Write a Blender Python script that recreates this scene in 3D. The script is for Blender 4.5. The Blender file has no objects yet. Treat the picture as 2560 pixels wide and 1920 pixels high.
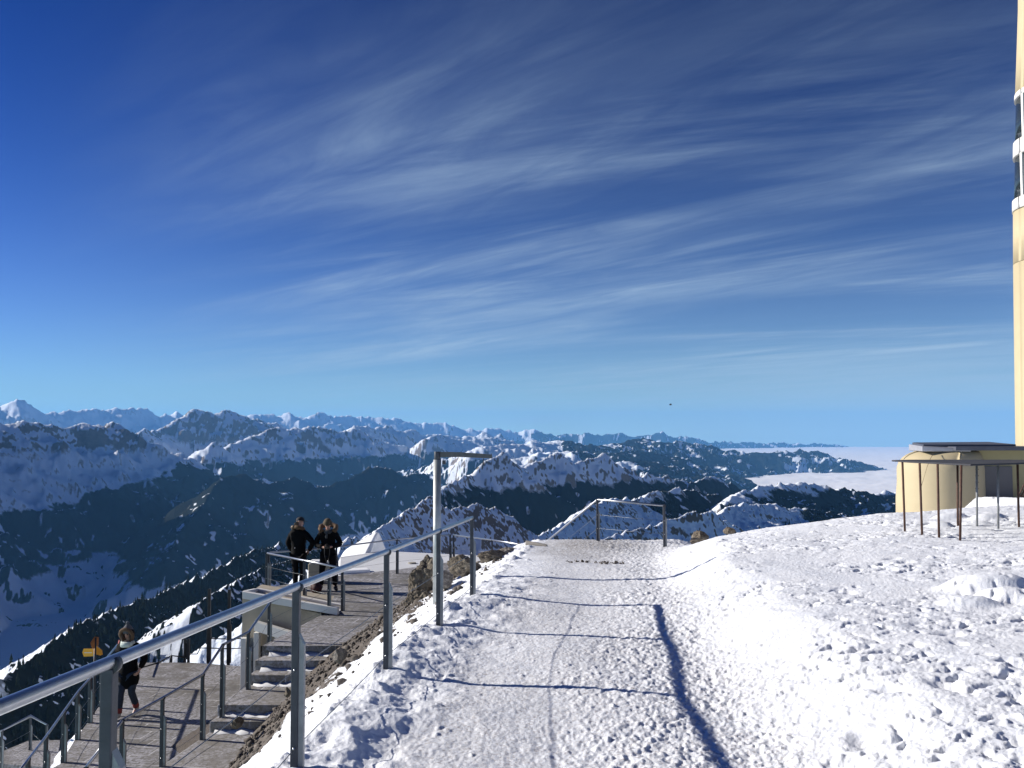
import bpy, bmesh, math, random
import numpy as np
from mathutils import Vector, Matrix

# ------------------------------------------------------------------ camera, sky, sun, exposure
S = bpy.context.scene
C = S.collection
F = 2310.0                                   # focal length in pixels of the 2560 px wide photograph
PITCH = math.atan(120.0 / F)
cam_data = bpy.data.cameras.new('camera')
cam = bpy.data.objects.new('camera', cam_data)
C.objects.link(cam)
cam_data.sensor_fit = 'HORIZONTAL'
cam_data.angle = 2 * math.atan(1280.0 / F)
cam_data.clip_start = 0.05
cam_data.clip_end = 300000.0
cam.location = (0, 0, 0)
cam.rotation_euler = (math.pi / 2 + PITCH, 0, 0)
S.camera = cam

SUN_EL = math.radians(24.0)
SUN_DIR = Vector((-math.cos(SUN_EL), 0.22 * math.cos(SUN_EL), math.sin(SUN_EL))).normalized()   # towards the sun
W = bpy.data.worlds.new('World')
S.world = W
W.use_nodes = True
SKY_STRENGTH = 0.085
SUN_STRENGTH = 5.0
HAZE_DENSITY = 1.15e-5
HAZE_COLOR = (0.17, 0.48, 0.95)

def build_world():
    nt = W.node_tree
    N, L = nt.nodes, nt.links
    for n in list(N): N.remove(n)
    out = N.new('ShaderNodeOutputWorld')
    bg = N.new('ShaderNodeBackground')
    bg.inputs['Strength'].default_value = SKY_STRENGTH
    sky = N.new('ShaderNodeTexSky')
    sky.sky_type = 'NISHITA'
    sky.sun_disc = False
    sky.sun_elevation = SUN_EL
    sky.sun_rotation = math.atan2(SUN_DIR.x, SUN_DIR.y)
    sky.altitude = 2500
    sky.air_density = 1.0
    sky.dust_density = 1.2
    sky.ozone_density = 3.0
    def math_(op, a, b=None, c=None):
        n = N.new('ShaderNodeMath'); n.operation = op
        for i, v in enumerate((a, b, c)):
            if v is None: continue
            if isinstance(v, (int, float)): n.inputs[i].default_value = v
            else: L.new(v, n.inputs[i])
        return n.outputs[0]
    hs = N.new('ShaderNodeHueSaturation')
    hs.inputs['Saturation'].default_value = 1.0
    hs.inputs['Value'].default_value = 0.105
    gm = N.new('ShaderNodeGamma'); gm.inputs['Gamma'].default_value = 1.8
    L.new(sky.outputs['Color'], gm.inputs['Color'])
    mn = N.new('ShaderNodeVectorMath'); mn.operation = 'MINIMUM'
    L.new(gm.outputs[0], mn.inputs[0]); mn.inputs[1].default_value = (45, 55, 65)
    L.new(mn.outputs[0], hs.inputs['Color'])
    tint = N.new('ShaderNodeMix'); tint.data_type = 'RGBA'; tint.blend_type = 'MULTIPLY'
    tint.inputs['Factor'].default_value = 1.0
    L.new(hs.outputs[0], tint.inputs['A']); tint.inputs['B'].default_value = (0.07, 0.66, 1.52, 1)
    tc = N.new('ShaderNodeTexCoord')
    sep = N.new('ShaderNodeSeparateXYZ')
    L.new(tc.outputs['Generated'], sep.inputs[0])
    zz = math_('MAXIMUM', math_('ADD', sep.outputs['Z'], 0.06), 0.02)
    u = math_('DIVIDE', sep.outputs['X'], zz)
    v = math_('DIVIDE', sep.outputs['Y'], zz)
    # cirrus deck: streaks that run away to the left, patchy cover
    def noise(ang, sx, sy, off, scale, detail, rough, dist):
        ca, sa = math.cos(math.radians(ang)), math.sin(math.radians(ang))
        q1 = math_('ADD', math_('MULTIPLY', u, ca), math_('MULTIPLY', v, sa))
        q2 = math_('SUBTRACT', math_('MULTIPLY', v, ca), math_('MULTIPLY', u, sa))
        cb = N.new('ShaderNodeCombineXYZ')
        L.new(math_('MULTIPLY_ADD', q1, sx, off[0]), cb.inputs[0]); L.new(math_('MULTIPLY_ADD', q2, sy, off[1]), cb.inputs[1])
        n = N.new('ShaderNodeTexNoise')
        n.inputs['Scale'].default_value = scale
        n.inputs['Detail'].default_value = detail
        n.inputs['Roughness'].default_value = rough
        n.inputs['Distortion'].default_value = dist
        L.new(cb.outputs[0], n.inputs['Vector'])
        return n.outputs['Fac']
    def ramp(x, a, b):
        n = N.new('ShaderNodeMapRange'); n.interpolation_type = 'SMOOTHSTEP'
        n.inputs['From Min'].default_value = a; n.inputs['From Max'].default_value = b
        L.new(x, n.inputs['Value'])
        return n.outputs[0]
    streak = ramp(noise(140, 0.16, 1.15, (3.1, 1.7), 1.0, 9, 0.62, 0.4), 0.40, 0.68)
    patch = ramp(noise(150, 0.30, 0.5, (0.6, 4.2), 1.0, 3, 0.5, 0.4), 0.30, 0.62)
    fine = ramp(noise(132, 0.8, 3.0, (7.0, 2.0), 1.3, 7, 0.62, 0.8), 0.28, 0.80)
    veil = ramp(noise(160, 0.16, 0.95, (11.3, 6.1), 1.0, 9, 0.63, 0.35), 0.40, 0.66)
    streak = math_('MAXIMUM', streak, math_('MULTIPLY', veil, 0.8))
    patch = math_('MAXIMUM', patch, math_('MULTIPLY', veil, 0.75))
    az = math_('DIVIDE', sep.outputs['X'], math_('MAXIMUM', sep.outputs['Y'], 0.05))
    side = ramp(math_('SUBTRACT', az, math_('MULTIPLY', sep.outputs['Z'], -0.15)), -0.52, 0.10)
    low = ramp(sep.outputs['Z'], 0.0, 0.10)
    mask = math_('MULTIPLY', math_('MULTIPLY', streak, patch), math_('ADD', 0.35, math_('MULTIPLY', fine, 0.65)))
    mask = math_('MULTIPLY', math_('MULTIPLY', mask, side), math_('MULTIPLY_ADD', low, 0.3, 0.7))
    high = ramp(sep.outputs['Z'], 0.18, 0.46)
    mask = math_('MULTIPLY', mask, math_('MULTIPLY_ADD', high, -0.85, 1.0))
    # broad thin veil of high cloud low on the right
    vl = math_('MULTIPLY', ramp(math_('ADD', az, math_('MULTIPLY', fine, 0.10)), -0.05, 0.42), math_('SUBTRACT', 1.0, ramp(math_('ADD', sep.outputs['Z'], math_('MULTIPLY', streak, -0.03)), 0.035, 0.095)))
    mask = math_('MAXIMUM', mask, math_('MULTIPLY', vl, math_('MULTIPLY_ADD', fine, 0.25, 0.38)))
    mix = N.new('ShaderNodeMix'); mix.data_type = 'RGBA'
    L.new(mask, mix.inputs['Factor'])
    glow = N.new('ShaderNodeMix'); glow.data_type = 'RGBA'          # pale air low over the horizon
    L.new(math_('MULTIPLY', math_('POWER', 2.718, math_('MULTIPLY', math_('MAXIMUM', sep.outputs['Z'], 0.0), -11.0)), 0.95), glow.inputs['Factor'])
    L.new(tint.outputs['Result'], glow.inputs['A']); glow.inputs['B'].default_value = (4.0, 6.1, 6.1, 1)
    L.new(glow.outputs['Result'], mix.inputs['A'])
    mix.inputs['B'].default_value = (3.5, 4.7, 5.9, 1)
    L.new(mix.outputs['Result'], bg.inputs['Color'])
    L.new(bg.outputs[0], out.inputs['Surface'])
build_world()

sun_data = bpy.data.lights.new('sun', 'SUN')
sun_data.energy = SUN_STRENGTH
sun_data.angle = math.radians(0.5)
sun_data.color = (1.0, 0.93, 0.83)
sun = bpy.data.objects.new('sun', sun_data)
C.objects.link(sun)
sun.rotation_euler = (-SUN_DIR).to_track_quat('-Z', 'Y').to_euler()
sun.location = (-40, 4, 30)

S.view_settings.view_transform = 'Standard'
S.view_settings.look = 'None'
S.view_settings.gamma = 1.0
S.view_settings.exposure = 0.55
S.render.engine = 'CYCLES'
S.cycles.max_bounces = 6
S.cycles.diffuse_bounces = 1
S.cycles.glossy_bounces = 3
S.cycles.transmission_bounces = 4
S.cycles.volume_bounces = 1
S.cycles.use_denoising = True
S.cycles.sample_clamp_indirect = 4.0

# ------------------------------------------------------------------ helpers
cP, sP = math.cos(PITCH), math.sin(PITCH)
def at(px, py, d):
    """world point seen at photograph pixel px, py at distance d along +Y"""
    u = (960.0 - py) / F
    z = d * (u * cP + sP) / (cP - u * sP)
    f = d * cP + z * sP
    return Vector(((px - 1280.0) / F * f, d, z))
def on(px, py, z):
    """world point seen at photograph pixel px, py on the level z"""
    u = (960.0 - py) / F
    d = z * (cP - u * sP) / (u * cP + sP)
    return at(px, py, d)

_hash_tab = np.random.RandomState(7).rand(65536).astype(np.float32) * 2 * np.pi
_gx, _gy = np.cos(_hash_tab), np.sin(_hash_tab)
def perlin(x, y, seed=0):
    xi = np.floor(x).astype(np.int64); yi = np.floor(y).astype(np.int64)
    xf = (x - xi).astype(np.float32); yf = (y - yi).astype(np.float32)
    u = xf * xf * xf * (xf * (xf * 6 - 15) + 10); v = yf * yf * yf * (yf * (yf * 6 - 15) + 10)
    def g(ix, iy, dx, dy):
        h = (ix * 374761393 + iy * 668265263 + seed * 1442695) & 0x7fffffff
        h = ((h ^ (h >> 13)) * 1274126177) & 0x7fffffff
        h = (h ^ (h >> 16)) & 65535
        return _gx[h] * dx + _gy[h] * dy
    a = g(xi, yi, xf, yf); b = g(xi + 1, yi, xf - 1, yf)
    c = g(xi, yi + 1, xf, yf - 1); d = g(xi + 1, yi + 1, xf - 1, yf - 1)
    return ((a + u * (b - a)) * (1 - v) + (c + u * (d - c)) * v) * 1.5      # about -1 .. 1
def fbm(x, y, octv=5, seed=0, gain=0.5, lac=2.03):
    r = 0; a = 1.0; t = 0
    for i in range(octv):
        r = r + a * perlin(x, y, seed + i); t += a
        x = x * lac + 17.3; y = y * lac - 9.1; a *= gain
    return r / t
def ridged(x, y, octv=5, seed=0, gain=0.5, lac=2.1):
    r = 0; a = 1.0; t = 0; w = 1.0
    for i in range(octv):
        n = 1 - np.abs(perlin(x, y, seed + i)); n = n * n
        r = r + a * n * w; t += a
        w = np.clip(n * 1.4, 0, 1)
        x = x * lac + 5.7; y = y * lac + 3.3; a *= gain
    return r / t
def sstep(a, b, x):
    t = np.clip((x - a) / (b - a), 0, 1)
    return t * t * (3 - 2 * t)

def mat(name, base=(0.5, 0.5, 0.5), rough=0.6, metal=0.0, vary=0.0, scale=8.0, bump=0.0, bump_scale=40.0, spec=None, dark=None, dark_lo=0.5, dark_hi=0.7):
    """Principled material with procedural variation: brightness noise, optional second colour in patches, bump"""
    m = bpy.data.materials.new(name); m.use_nodes = True
    N, L = m.node_tree.nodes, m.node_tree.links
    b = N['Principled BSDF']
    b.inputs['Base Color'].default_value = (*base, 1)
    b.inputs['Roughness'].default_value = rough
    b.inputs['Metallic'].default_value = metal
    if spec is not None: b.inputs['Specular IOR Level'].default_value = spec
    geo = N.new('ShaderNodeTexCoord')
    col = None
    if vary > 0:
        n = N.new('ShaderNodeTexNoise'); n.inputs['Scale'].default_value = scale; n.inputs['Detail'].default_value = 6
        n.inputs['Roughness'].default_value = 0.65
        L.new(geo.outputs['Object'], n.inputs['Vector'])
        r = N.new('ShaderNodeValToRGB')
        r.color_ramp.elements[0].position = 0.28; r.color_ramp.elements[1].position = 0.72
        r.color_ramp.elements[0].color = (*[max(0, c * (1 - vary)) for c in base], 1)
        r.color_ramp.elements[1].color = (*[min(1, c * (1 + vary)) for c in base], 1)
        L.new(n.outputs['Fac'], r.inputs['Fac']); col = r.outputs['Color']
    if dark is not None:
        n2 = N.new('ShaderNodeTexNoise'); n2.inputs['Scale'].default_value = scale * 0.6; n2.inputs['Detail'].default_value = 8
        n2.inputs['Roughness'].default_value = 0.7
        L.new(geo.outputs['Object'], n2.inputs['Vector'])
        mr = N.new('ShaderNodeMapRange'); mr.inputs['From Min'].default_value = dark_lo; mr.inputs['From Max'].default_value = dark_hi
        L.new(n2.outputs['Fac'], mr.inputs['Value'])
        mx = N.new('ShaderNodeMix'); mx.data_type = 'RGBA'
        L.new(mr.outputs[0], mx.inputs['Factor'])
        if col is not None: L.new(col, mx.inputs['A'])
        else: mx.inputs['A'].default_value = (*base, 1)
        mx.inputs['B'].default_value = (*dark, 1)
        col = mx.outputs['Result']
    if col is not None: L.new(col, b.inputs['Base Color'])
    if bump > 0:
        nb = N.new('ShaderNodeTexNoise'); nb.inputs['Scale'].default_value = bump_scale; nb.inputs['Detail'].default_value = 5
        L.new(geo.outputs['Object'], nb.inputs['Vector'])
        bp = N.new('ShaderNodeBump'); bp.inputs['Strength'].default_value = bump; bp.inputs['Distance'].default_value = 0.02
        L.new(nb.outputs['Fac'], bp.inputs['Height']); L.new(bp.outputs[0], b.inputs['Normal'])
    return m

def tag(o, label=None, cat=None, group=None, kind=None):
    if label: o['label'] = label
    if cat: o['category'] = cat
    if group: o['group'] = group
    if kind: o['kind'] = kind
    return o
def thing(name, label, cat, loc=(0, 0, 0), group=None):
    o = bpy.data.objects.new(name, None); C.objects.link(o)
    o.location = loc; o.empty_display_size = 0.2
    return tag(o, label, cat, group)
def link_mesh(name, me, m=None, parent=None, smooth=False):
    o = bpy.data.objects.new(name, me); C.objects.link(o)
    if m is not None: me.materials.append(m)
    if parent is not None:
        o.parent = parent
        o.matrix_parent_inverse = Matrix.Translation(parent.location).inverted() if parent.parent is None else Matrix.Identity(4)
    if smooth:
        me.polygons.foreach_set('use_smooth', np.ones(len(me.polygons), dtype=bool))
    return o
def grid_mesh(name, X, Y, Z):
    """a sheet from 2-D arrays"""
    R, K = X.shape
    me = bpy.data.meshes.new(name)
    me.vertices.add(R * K)
    me.vertices.foreach_set('co', np.stack([X, Y, Z], -1).astype(np.float32).ravel())
    i = np.arange(R * K).reshape(R, K)
    q = np.stack([i[:-1, :-1], i[:-1, 1:], i[1:, 1:], i[1:, :-1]], -1).reshape(-1, 4)
    me.loops.add(q.size); me.loops.foreach_set('vertex_index', q.ravel().astype(np.int32))
    me.polygons.add(len(q)); me.polygons.foreach_set('loop_start', (np.arange(len(q)) * 4).astype(np.int32))
    me.update(calc_edges=True)
    me.polygons.foreach_set('use_smooth', np.ones(len(q), dtype=bool))
    return me
def attr(me, name, arr):
    a = me.attributes.new(name, 'FLOAT', 'POINT')
    a.data.foreach_set('value', arr.astype(np.float32).ravel())
# ------------------------------------------------------------------ the Alps: one terrain sheet
def build_mountains():
    az = np.concatenate([np.linspace(-100, -44, 70)[:-1], np.linspace(-44, -31.5, 60)[:-1], np.linspace(-31.5, 31.5, 1240), np.linspace(31.5, 44, 60)[1:], np.linspace(44, 75, 30)[1:]])
    r = np.concatenate([np.geomspace(70, 900, 150)[:-1], np.geomspace(900, 14000, 620)[:-1], np.geomspace(14000, 82000, 330)])
    A, R = np.meshgrid(np.radians(az), r)
    X = (R * np.sin(A)); Y = (R * np.cos(A))
    # crest lines: (photo x, photo y, distance km)
    ridges = [
     # far skyline, left massif
     (0.55, 900, [(-700,1040,30),(-250,1015,32),(-100,1012,34),(0,1009,36),(20,1004,36),(38,1000,36),(54,1003,36.5),(68,1021,37),(100,1031,38),(160,1031,40),(185,1023,41),(230,1026,42),(262,1021,43),(285,1018,43.5),(300,1022,44),(350,1020,45),(372,1024,46),(395,1037,46),(425,1036,47),(440,1030,47),(460,1038,48)]),
     (0.5, 900, [(520,1045,50),(600,1040,51),(640,1037,52),(660,1034,52.2),(690,1039,53),(728,1034,53),(760,1040,54),(790,1036,54),(806,1031,54.5),(826,1041,55),(868,1040,56),(890,1044,56),(920,1037,57),(955,1047,57),(1000,1045,58),(1030,1053,58.5),(1080,1060,59),(1110,1055,59.5),(1140,1066,60),(1180,1073,60),(1230,1069,61),(1290,1081,62),(1335,1074,62),(1362,1085,63),(1420,1087,64),(1460,1082,64),(1500,1087,65),(1545,1083,65),(1600,1089,65),(1630,1083,65),(1655,1080,65),(1680,1090,65),(1715,1094,65),(1730,1091,65),(1760,1102,66)]),
     (0.35, 500, [(1760,1105,70),(1830,1105,72),(1900,1107,74),(1980,1108,76),(2060,1110,77),(2150,1114,78),(2230,1117,79)]),
     # mesa and its long right flank
     (0.62, 500, [(330,1085,20),(400,1068,22),(440,1052,22.5),(463,1042,23),(480,1028,23.3),(490,1023,23.5),(504,1030,23.6),(522,1025,23.8),(534,1031,24),(552,1026,24.2),(575,1024,24.6),(592,1030,24.8),(612,1033,25),(624,1043,25.3),(645,1052,25.6),(690,1060,26.4),(760,1084,27.5),(840,1110,29),(900,1130,30)]),
     (0.55, 420, [(560,1120,18),(640,1088,19),(700,1066,20),(752,1072,20.7),(790,1068,21.1),(812,1074,21.3),(832,1070,21.5),(848,1076,21.7),(866,1078,21.9),(884,1071,22.1),(905,1085,22.5),(950,1098,23.5),(1000,1111,24.5),(1040,1127,25.5),(1080,1142,26.5)]),
     # pale striped range behind
     (0.5, 420, [(880,1072,27),(910,1066,28),(935,1074,29),(968,1068,30),(1000,1073,31),(1050,1082,32),(1095,1090,33),(1120,1082,33.5),(1165,1090,34),(1210,1083,35),(1250,1088,36)]),
     (0.5, 400, [(1060,1098,24),(1110,1088,26),(1170,1100,27),(1240,1092,28),(1290,1108,29),(1350,1100,30)]),
     # rolling hills in front of the fog
     (0.26, 300, [(1190,1122,18),(1290,1112,20),(1390,1101,22),(1440,1106,23),(1500,1115,24),(1540,1111,25),(1600,1098,27),(1660,1104,28),(1710,1106,29),(1760,1116,29.5),(1830,1131,29.5),(1900,1137,29.5),(1960,1131,30),(2010,1129,30.5),(2055,1134,31),(2090,1143,31),(2116,1153,31.5),(2135,1160,32)]),
     (0.28, 260, [(1330,1140,15),(1420,1128,16.5),(1500,1138,18),(1590,1128,20),(1640,1134,20.5),(1700,1146,21.5)]),
     (0.30, 240, [(1540,1160,14),(1610,1152,15.5),(1680,1168,17)]),
     # the long left chain running away from us
     (0.52, 380, [(-900,1075,6.5),(-420,1058,8.6),(-120,1052,10.2),(0,1058,10.9),(70,1057,11.3),(110,1062,11.6),(173,1070,12),(200,1057,12.2),(215,1052,12.3),(232,1059,12.4),(246,1057,12.5),(256,1065,12.6),(276,1057,12.7),(291,1063,12.8),(315,1085,13),(342,1106,13.3),(366,1117,13.5),(440,1131,14.1),(482,1152,14.5),(528,1186,15)]),
     (0.55, 350, [(380,1180,15.5),(440,1152,16.2),(480,1140,16.6),(505,1122,16.9),(534,1109,17.2),(556,1138,17.5),(580,1165,17.8),(620,1172,18.5),(660,1190,19)]),
     # unseen ridge added beyond the left edge to shade the valley
     (1.25, 300, [(-2057,823,3.6),(-1307,803,5.0),(-862,830,6.2),(-568,810,7.5),(-439,800,8.6),(-314,840,10)]),
     # dark wooded back with the white dome behind it
     (0.55, 300, [(405,1425,7.6),(440,1345,8.5),(480,1292,9.1),(506,1262,9.5),(540,1212,10.1),(556,1196,10.3),(590,1188,10.6),(612,1183,10.7),(624,1199,10.8),(660,1206,11.1),(700,1199,11.5),(742,1197,12),(776,1212,12.4),(812,1216,12.7),(850,1213,13)]),
     (0.62, 300, [(790,1218,11.9),(828,1213,12.1),(856,1203,12.3),(886,1190,12.5),(920,1174,12.7),(945,1167,12.8),(978,1166,13),(996,1178,13.2),(1010,1184,13.3),(1034,1178,13.5),(1060,1188,13.7),(1090,1210,14)]),
     # saw-tooth ridge
     (0.8, 300, [(1088,1240,4.9),(1112,1217,5.2),(1150,1196,5.5),(1178,1186,5.7),(1200,1160,5.8),(1256,1125,6.0),(1268,1142,6.05),(1300,1170,6.2),(1330,1160,6.3),(1367,1139,6.5),(1400,1131,6.6),(1412,1150,6.65),(1436,1158,6.7),(1470,1148,6.9),(1513,1134,7.1),(1525,1160,7.15),(1548,1170,7.3),(1566,1168,7.4),(1600,1190,7.6),(1624,1186,7.8),(1652,1188,8),(1700,1196,8.3),(1722,1208,8.4),(1752,1200,8.6),(1786,1191,8.9),(1806,1200,9.1),(1830,1207,9.3)]),
     (0.6, 260, [(1560,1262,4.4),(1610,1240,4.8),(1640,1232,5.0),(1690,1220,5.4),(1730,1226,5.6),(1800,1240,5.9)]),
     # right-hand ridge above the fog
     (0.5, 260, [(1800,1262,5.2),(1850,1232,5.8),(1900,1217,6.2),(1946,1212,6.5),(2000,1211,6.8),(2050,1212,7.1),(2080,1218,7.3),(2112,1222,7.5),(2150,1230,7.8),(2190,1229,8),(2240,1234,8.3),(2330,1245,8.8),(2600,1255,10)]),
     (0.5, 220, [(1740,1330,3.4),(1790,1290,3.7),(1840,1262,4.1),(1870,1256,4.3),(1930,1262,4.6),(2010,1275,5),(2120,1288,5.4),(2260,1300,5.8)]),
     # nearer spurs
     (0.62, 160, [(1330,1347,2.3),(1400,1312,2.6),(1445,1285,2.8),(1478,1262,3.0),(1520,1250,3.2),(1570,1244,3.5),(1620,1262,3.7)]),
     (0.75, 90, [(1440,1372,1.15),(1560,1330,1.3),(1668,1300,1.45),(1720,1283,1.5),(1780,1280,1.55),(1812,1302,1.6),(1860,1330,1.7)]),
     (0.72, 150, [(840,1388,1.0),(866,1348,1.06),(905,1345,1.12),(945,1325,1.2),(962,1310,1.26),(1000,1290,1.36),(1028,1266,1.44),(1040,1272,1.46),(1054,1254,1.5),(1080,1240,1.56),(1100,1262,1.6),(1128,1280,1.66),(1150,1268,1.7),(1170,1268,1.74),(1192,1258,1.78),(1212,1273,1.82),(1246,1271,1.88),(1290,1302,1.95),(1345,1345,2.05),(1380,1375,2.1)]),
     (0.62, 150, [(-420,1950,0.8),(-150,1800,1.05),(0,1700,1.35),(70,1655,1.5),(130,1605,1.65),(200,1562,1.85),(262,1534,2.05),(330,1505,2.3),(385,1494,2.5),(440,1468,2.75),(520,1434,3.1),(560,1414,3.3),(600,1392,3.5),(650,1372,3.8),(700,1362,4.1)]),
     (0.6, 150, [(480,1520,1.9),(560,1470,2.1),(620,1440,2.3),(680,1415,2.5),(740,1400,2.8),(790,1370,3.2)]),
    ]
    floor = -1520 + 70 * fbm(X / 2300, Y / 2300, 3, 91)
    H = floor - 0.0
    own = -16 - 0.95 * (R - 45) + 0.0001 * np.clip(R - 45, 0, 1500) ** 2
    own = own + 22 * ridged(X / 160, Y / 160, 4, 55) * sstep(70, 300, R)
    warp = fbm(X / 900, Y / 900, 3, 5)
    SPUR = 0.44
    X = X.astype(np.float32); Y = Y.astype(np.float32); R = R.astype(np.float32); A = A.astype(np.float32)
    H = H.astype(np.float32).ravel(); Xr, Yr = X.ravel(), Y.ravel(); warp = warp.ravel()
    for k, (slope, amp, pts) in enumerate(ridges):
        slope = slope * 1.28
        P = [at(px, py, d * 1000.0) for px, py, d in pts]
        D = (max(p.z for p in P) + 1650) / (slope * 0.8)
        sel = np.nonzero((Xr > min(p.x for p in P) - D) & (Xr < max(p.x for p in P) + D) & (Yr > min(p.y for p in P) - D) & (Yr < max(p.y for p in P) + D))[0]
        x, y = Xr[sel], Yr[sel]
        best = np.full(len(sel), -1e9, np.float32); bd = np.zeros(len(sel), np.float32)
        for q, (a, b) in enumerate(zip(P[:-1], P[1:])):
            dx, dy = b.x - a.x, b.y - a.y
            t = ((x - a.x) * dx + (y - a.y) * dy) / (dx * dx + dy * dy)
            over = np.maximum(-t, 0) * math.hypot(dx, dy) if q == 0 else 0.0
            t = np.clip(t, 0, 1)
            dist = np.hypot(x - a.x - t * dx, y - a.y - t * dy) + 1.2 * over
            z = a.z + t * (b.z - a.z) - slope * dist
            m = z > best
            best[m] = z[m]; bd[m] = dist[m]
        keep = best > -1800
        sel, x, y, best, bd = sel[keep], x[keep], y[keep], best[keep], bd[keep]
        # spurs and gullies grow away from the crest line
        lam = amp * 2.6
        w_ = warp[sel]
        sp = ridged((x + 120 * w_) / lam, (y + 120 * w_) / lam, 4, 200 + 11 * k) - 0.45
        best = best + sp * np.minimum(bd * SPUR, amp * 0.8)
        steep = np.minimum(bd / (amp * 0.9), 1)
        best = best + 0.05 * amp * steep * fbm(x / (amp * .5), y / (amp * .5), 3, 400 + k)
        m = best > H[sel]
        H[sel[m]] = best[m]
    H = H.reshape(X.shape)
    H = np.maximum(H, own)
    # fine relief that scales with distance
    sc = np.clip(R * 0.022, 12, 760)
    lv = np.log2(sc / 12.0)
    fine = 0; lod = 0; lod2 = 0
    for j in range(7):
        w = np.clip(1 - np.abs(lv - j), 0, 1)
        if w.max() > 0:
            s = 12.0 * 2 ** j
            lod = lod + w * fbm(X / (s * 0.9), Y / (s * 0.9), 3, 340 + j); lod2 = lod2 + w * fbm(X / (s * 0.5), Y / (s * 0.5), 2, 360 + j)
            fine = fine + w * s * 0.36 * (ridged(X / (s * 1.7), Y / (s * 1.7), 4, 300 + j) - 0.5)
    crag = 0
    for j in range(7):
        w = np.clip(1 - np.abs(lv - j), 0, 1)
        if w.max() > 0:
            s = 12.0 * 2 ** j
            crag = crag + w * s * (0.085 * (ridged(X / (s * 0.55), Y / (s * 0.55), 3, 320 + j, 0.6) - 0.4) + 0.035 * fbm(X / (s * 0.22), Y / (s * 0.22), 2, 330 + j))
    H = H + crag * sstep(-1450, -1150, H) * sstep(200, 900, R) * np.where(H < -700, 0.6, 1.0)
    H = H + fine * sstep(-1480, -1250, H) * sstep(80, 500, R)
    # masks: woods below the tree line, rock where it is steep
    dHr = np.gradient(H, axis=0) / np.gradient(R, axis=0)
    dHa = np.gradient(H, axis=1) / (np.gradient(A, axis=1) * R)
    slope = np.hypot(dHr, dHa)
    n1 = fbm(X / 700, Y / 700, 5, 21, 0.6)
    n2 = fbm(X / 160, Y / 160, 4, 22, 0.65)
    n3 = fbm(X / 1700, Y / 1700, 3, 27)
    aa = X / np.maximum(Y, 50)
    left_far = sstep(-0.325, -0.385, aa + 0.02 * n1 + 0.10 * sstep(11800, 10300, Y)) * sstep(7000, 8200, Y)
    left_near = sstep(-0.16, -0.24, aa) * sstep(6800, 5800, Y)
    mid = sstep(-0.16, -0.08, aa) * sstep(3800, 4400, Y) * sstep(8200, 7400, Y)
    tree_line = -440 - 70 * sstep(0.2, 0.26, aa) - 330 * left_far + 115 * left_near + 100 * mid + 110 * n1 + 60 * n2
    dHx = dHr * np.sin(A) + dHa * np.cos(A)
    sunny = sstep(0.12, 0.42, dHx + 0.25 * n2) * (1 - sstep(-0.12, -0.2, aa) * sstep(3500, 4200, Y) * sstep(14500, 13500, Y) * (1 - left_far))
    tree_line = tree_line + 190 * sstep(-0.44, -0.40, aa) * sstep(-0.14, -0.18, aa) * sstep(8000, 9000, Y) * sstep(13300, 12600, Y)
    tree_line = np.where(Y > 13600, tree_line - 100, tree_line)
    forest = sstep(50, -70, H - tree_line)
    flat = sstep(0.30, 0.14, slope + 0.10 * n2)
    meadow = np.clip(sstep(-1180, -1330, H + 120 * n1) * 1.15, 0, 1)
    clear = sstep(0.16, 0.30, n1 * 0.6 + n2 * 0.45 + 0.35 * flat - 0.06)
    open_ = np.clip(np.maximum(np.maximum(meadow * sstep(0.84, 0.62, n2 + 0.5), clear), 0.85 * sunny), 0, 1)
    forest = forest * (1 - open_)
    forest = forest * (1 - 0.85 * sstep(0.20, 0.42, lod * 0.8 + lod2 * 0.6 + 0.25 * n1))
    far_hills = sstep(13000, 16000, Y) * sstep(-200, 2500, X)
    forest = np.where(far_hills > 0.5, np.clip(sstep(0.22, 0.02, n1 * 0.5 + n2 * 0.5 + n3 * .3) * sstep(300, -300, H), 0, 1), forest)
    ss = 48.0 * np.maximum(1.0, R / 11000)
    strata = perlin((H + 0.16 * X + 30 * n1 + 16 * lod2) / ss, (X * 0.7 + Y * 0.7) / (ss * 9), 95) + 0.5 * lod2
    bands = sstep(0.12, 0.42, strata) * sstep(0.72, 0.95, slope)
    crags = sstep(1.02, 1.27, slope - 0.20 * sstep(8000, 11000, R) + (0.10 * n2 + 0.26 * lod + 0.22 * lod2) * (1 - 0.6 * sstep(7000, 9000, R)))
    high = sstep(-420, -80, H) * sstep(8000, 11000, R) * sstep(42000, 30000, R) * (1 - 0.6 * sstep(25500, 27500, R))
    faces = sstep(0.50, 0.78, slope * 0.85 + 0.42 * lod + 0.30 * lod2 + 0.22 * strata - 0.02) * high
    rock = np.maximum(np.maximum(crags, bands * 0.85) * (1 - 0.45 * left_far), faces * 0.95) * (1 - 0.8 * sstep(-0.17, -0.23, aa) * sstep(4600, 4000, Y)) * sstep(-1300, -900, H) * (1 - forest)
    me = grid_mesh('mountains', X, Y, H)
    attr(me, 'forest', forest); attr(me, 'rock', rock)
    m = bpy.data.materials.new('alpine_terrain'); m.use_nodes = True
    N, L = m.node_tree.nodes, m.node_tree.links
    b = N['Principled BSDF']; b.inputs['Roughness'].default_value = 1.0; b.inputs['Specular IOR Level'].default_value = 0.0
    geo = N.new('ShaderNodeNewGeometry')
    def a_(nm):
        n = N.new('ShaderNodeAttribute'); n.attribute_name = nm; return n.outputs['Fac']
    def nz(scale, detail=5, rough=0.65):
        n = N.new('ShaderNodeTexNoise'); n.inputs['Scale'].default_value = scale; n.inputs['Detail'].default_value = detail
        n.inputs['Roughness'].default_value = rough
        L.new(geo.outputs['Position'], n.inputs['Vector']); return n.outputs['Fac']
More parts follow.
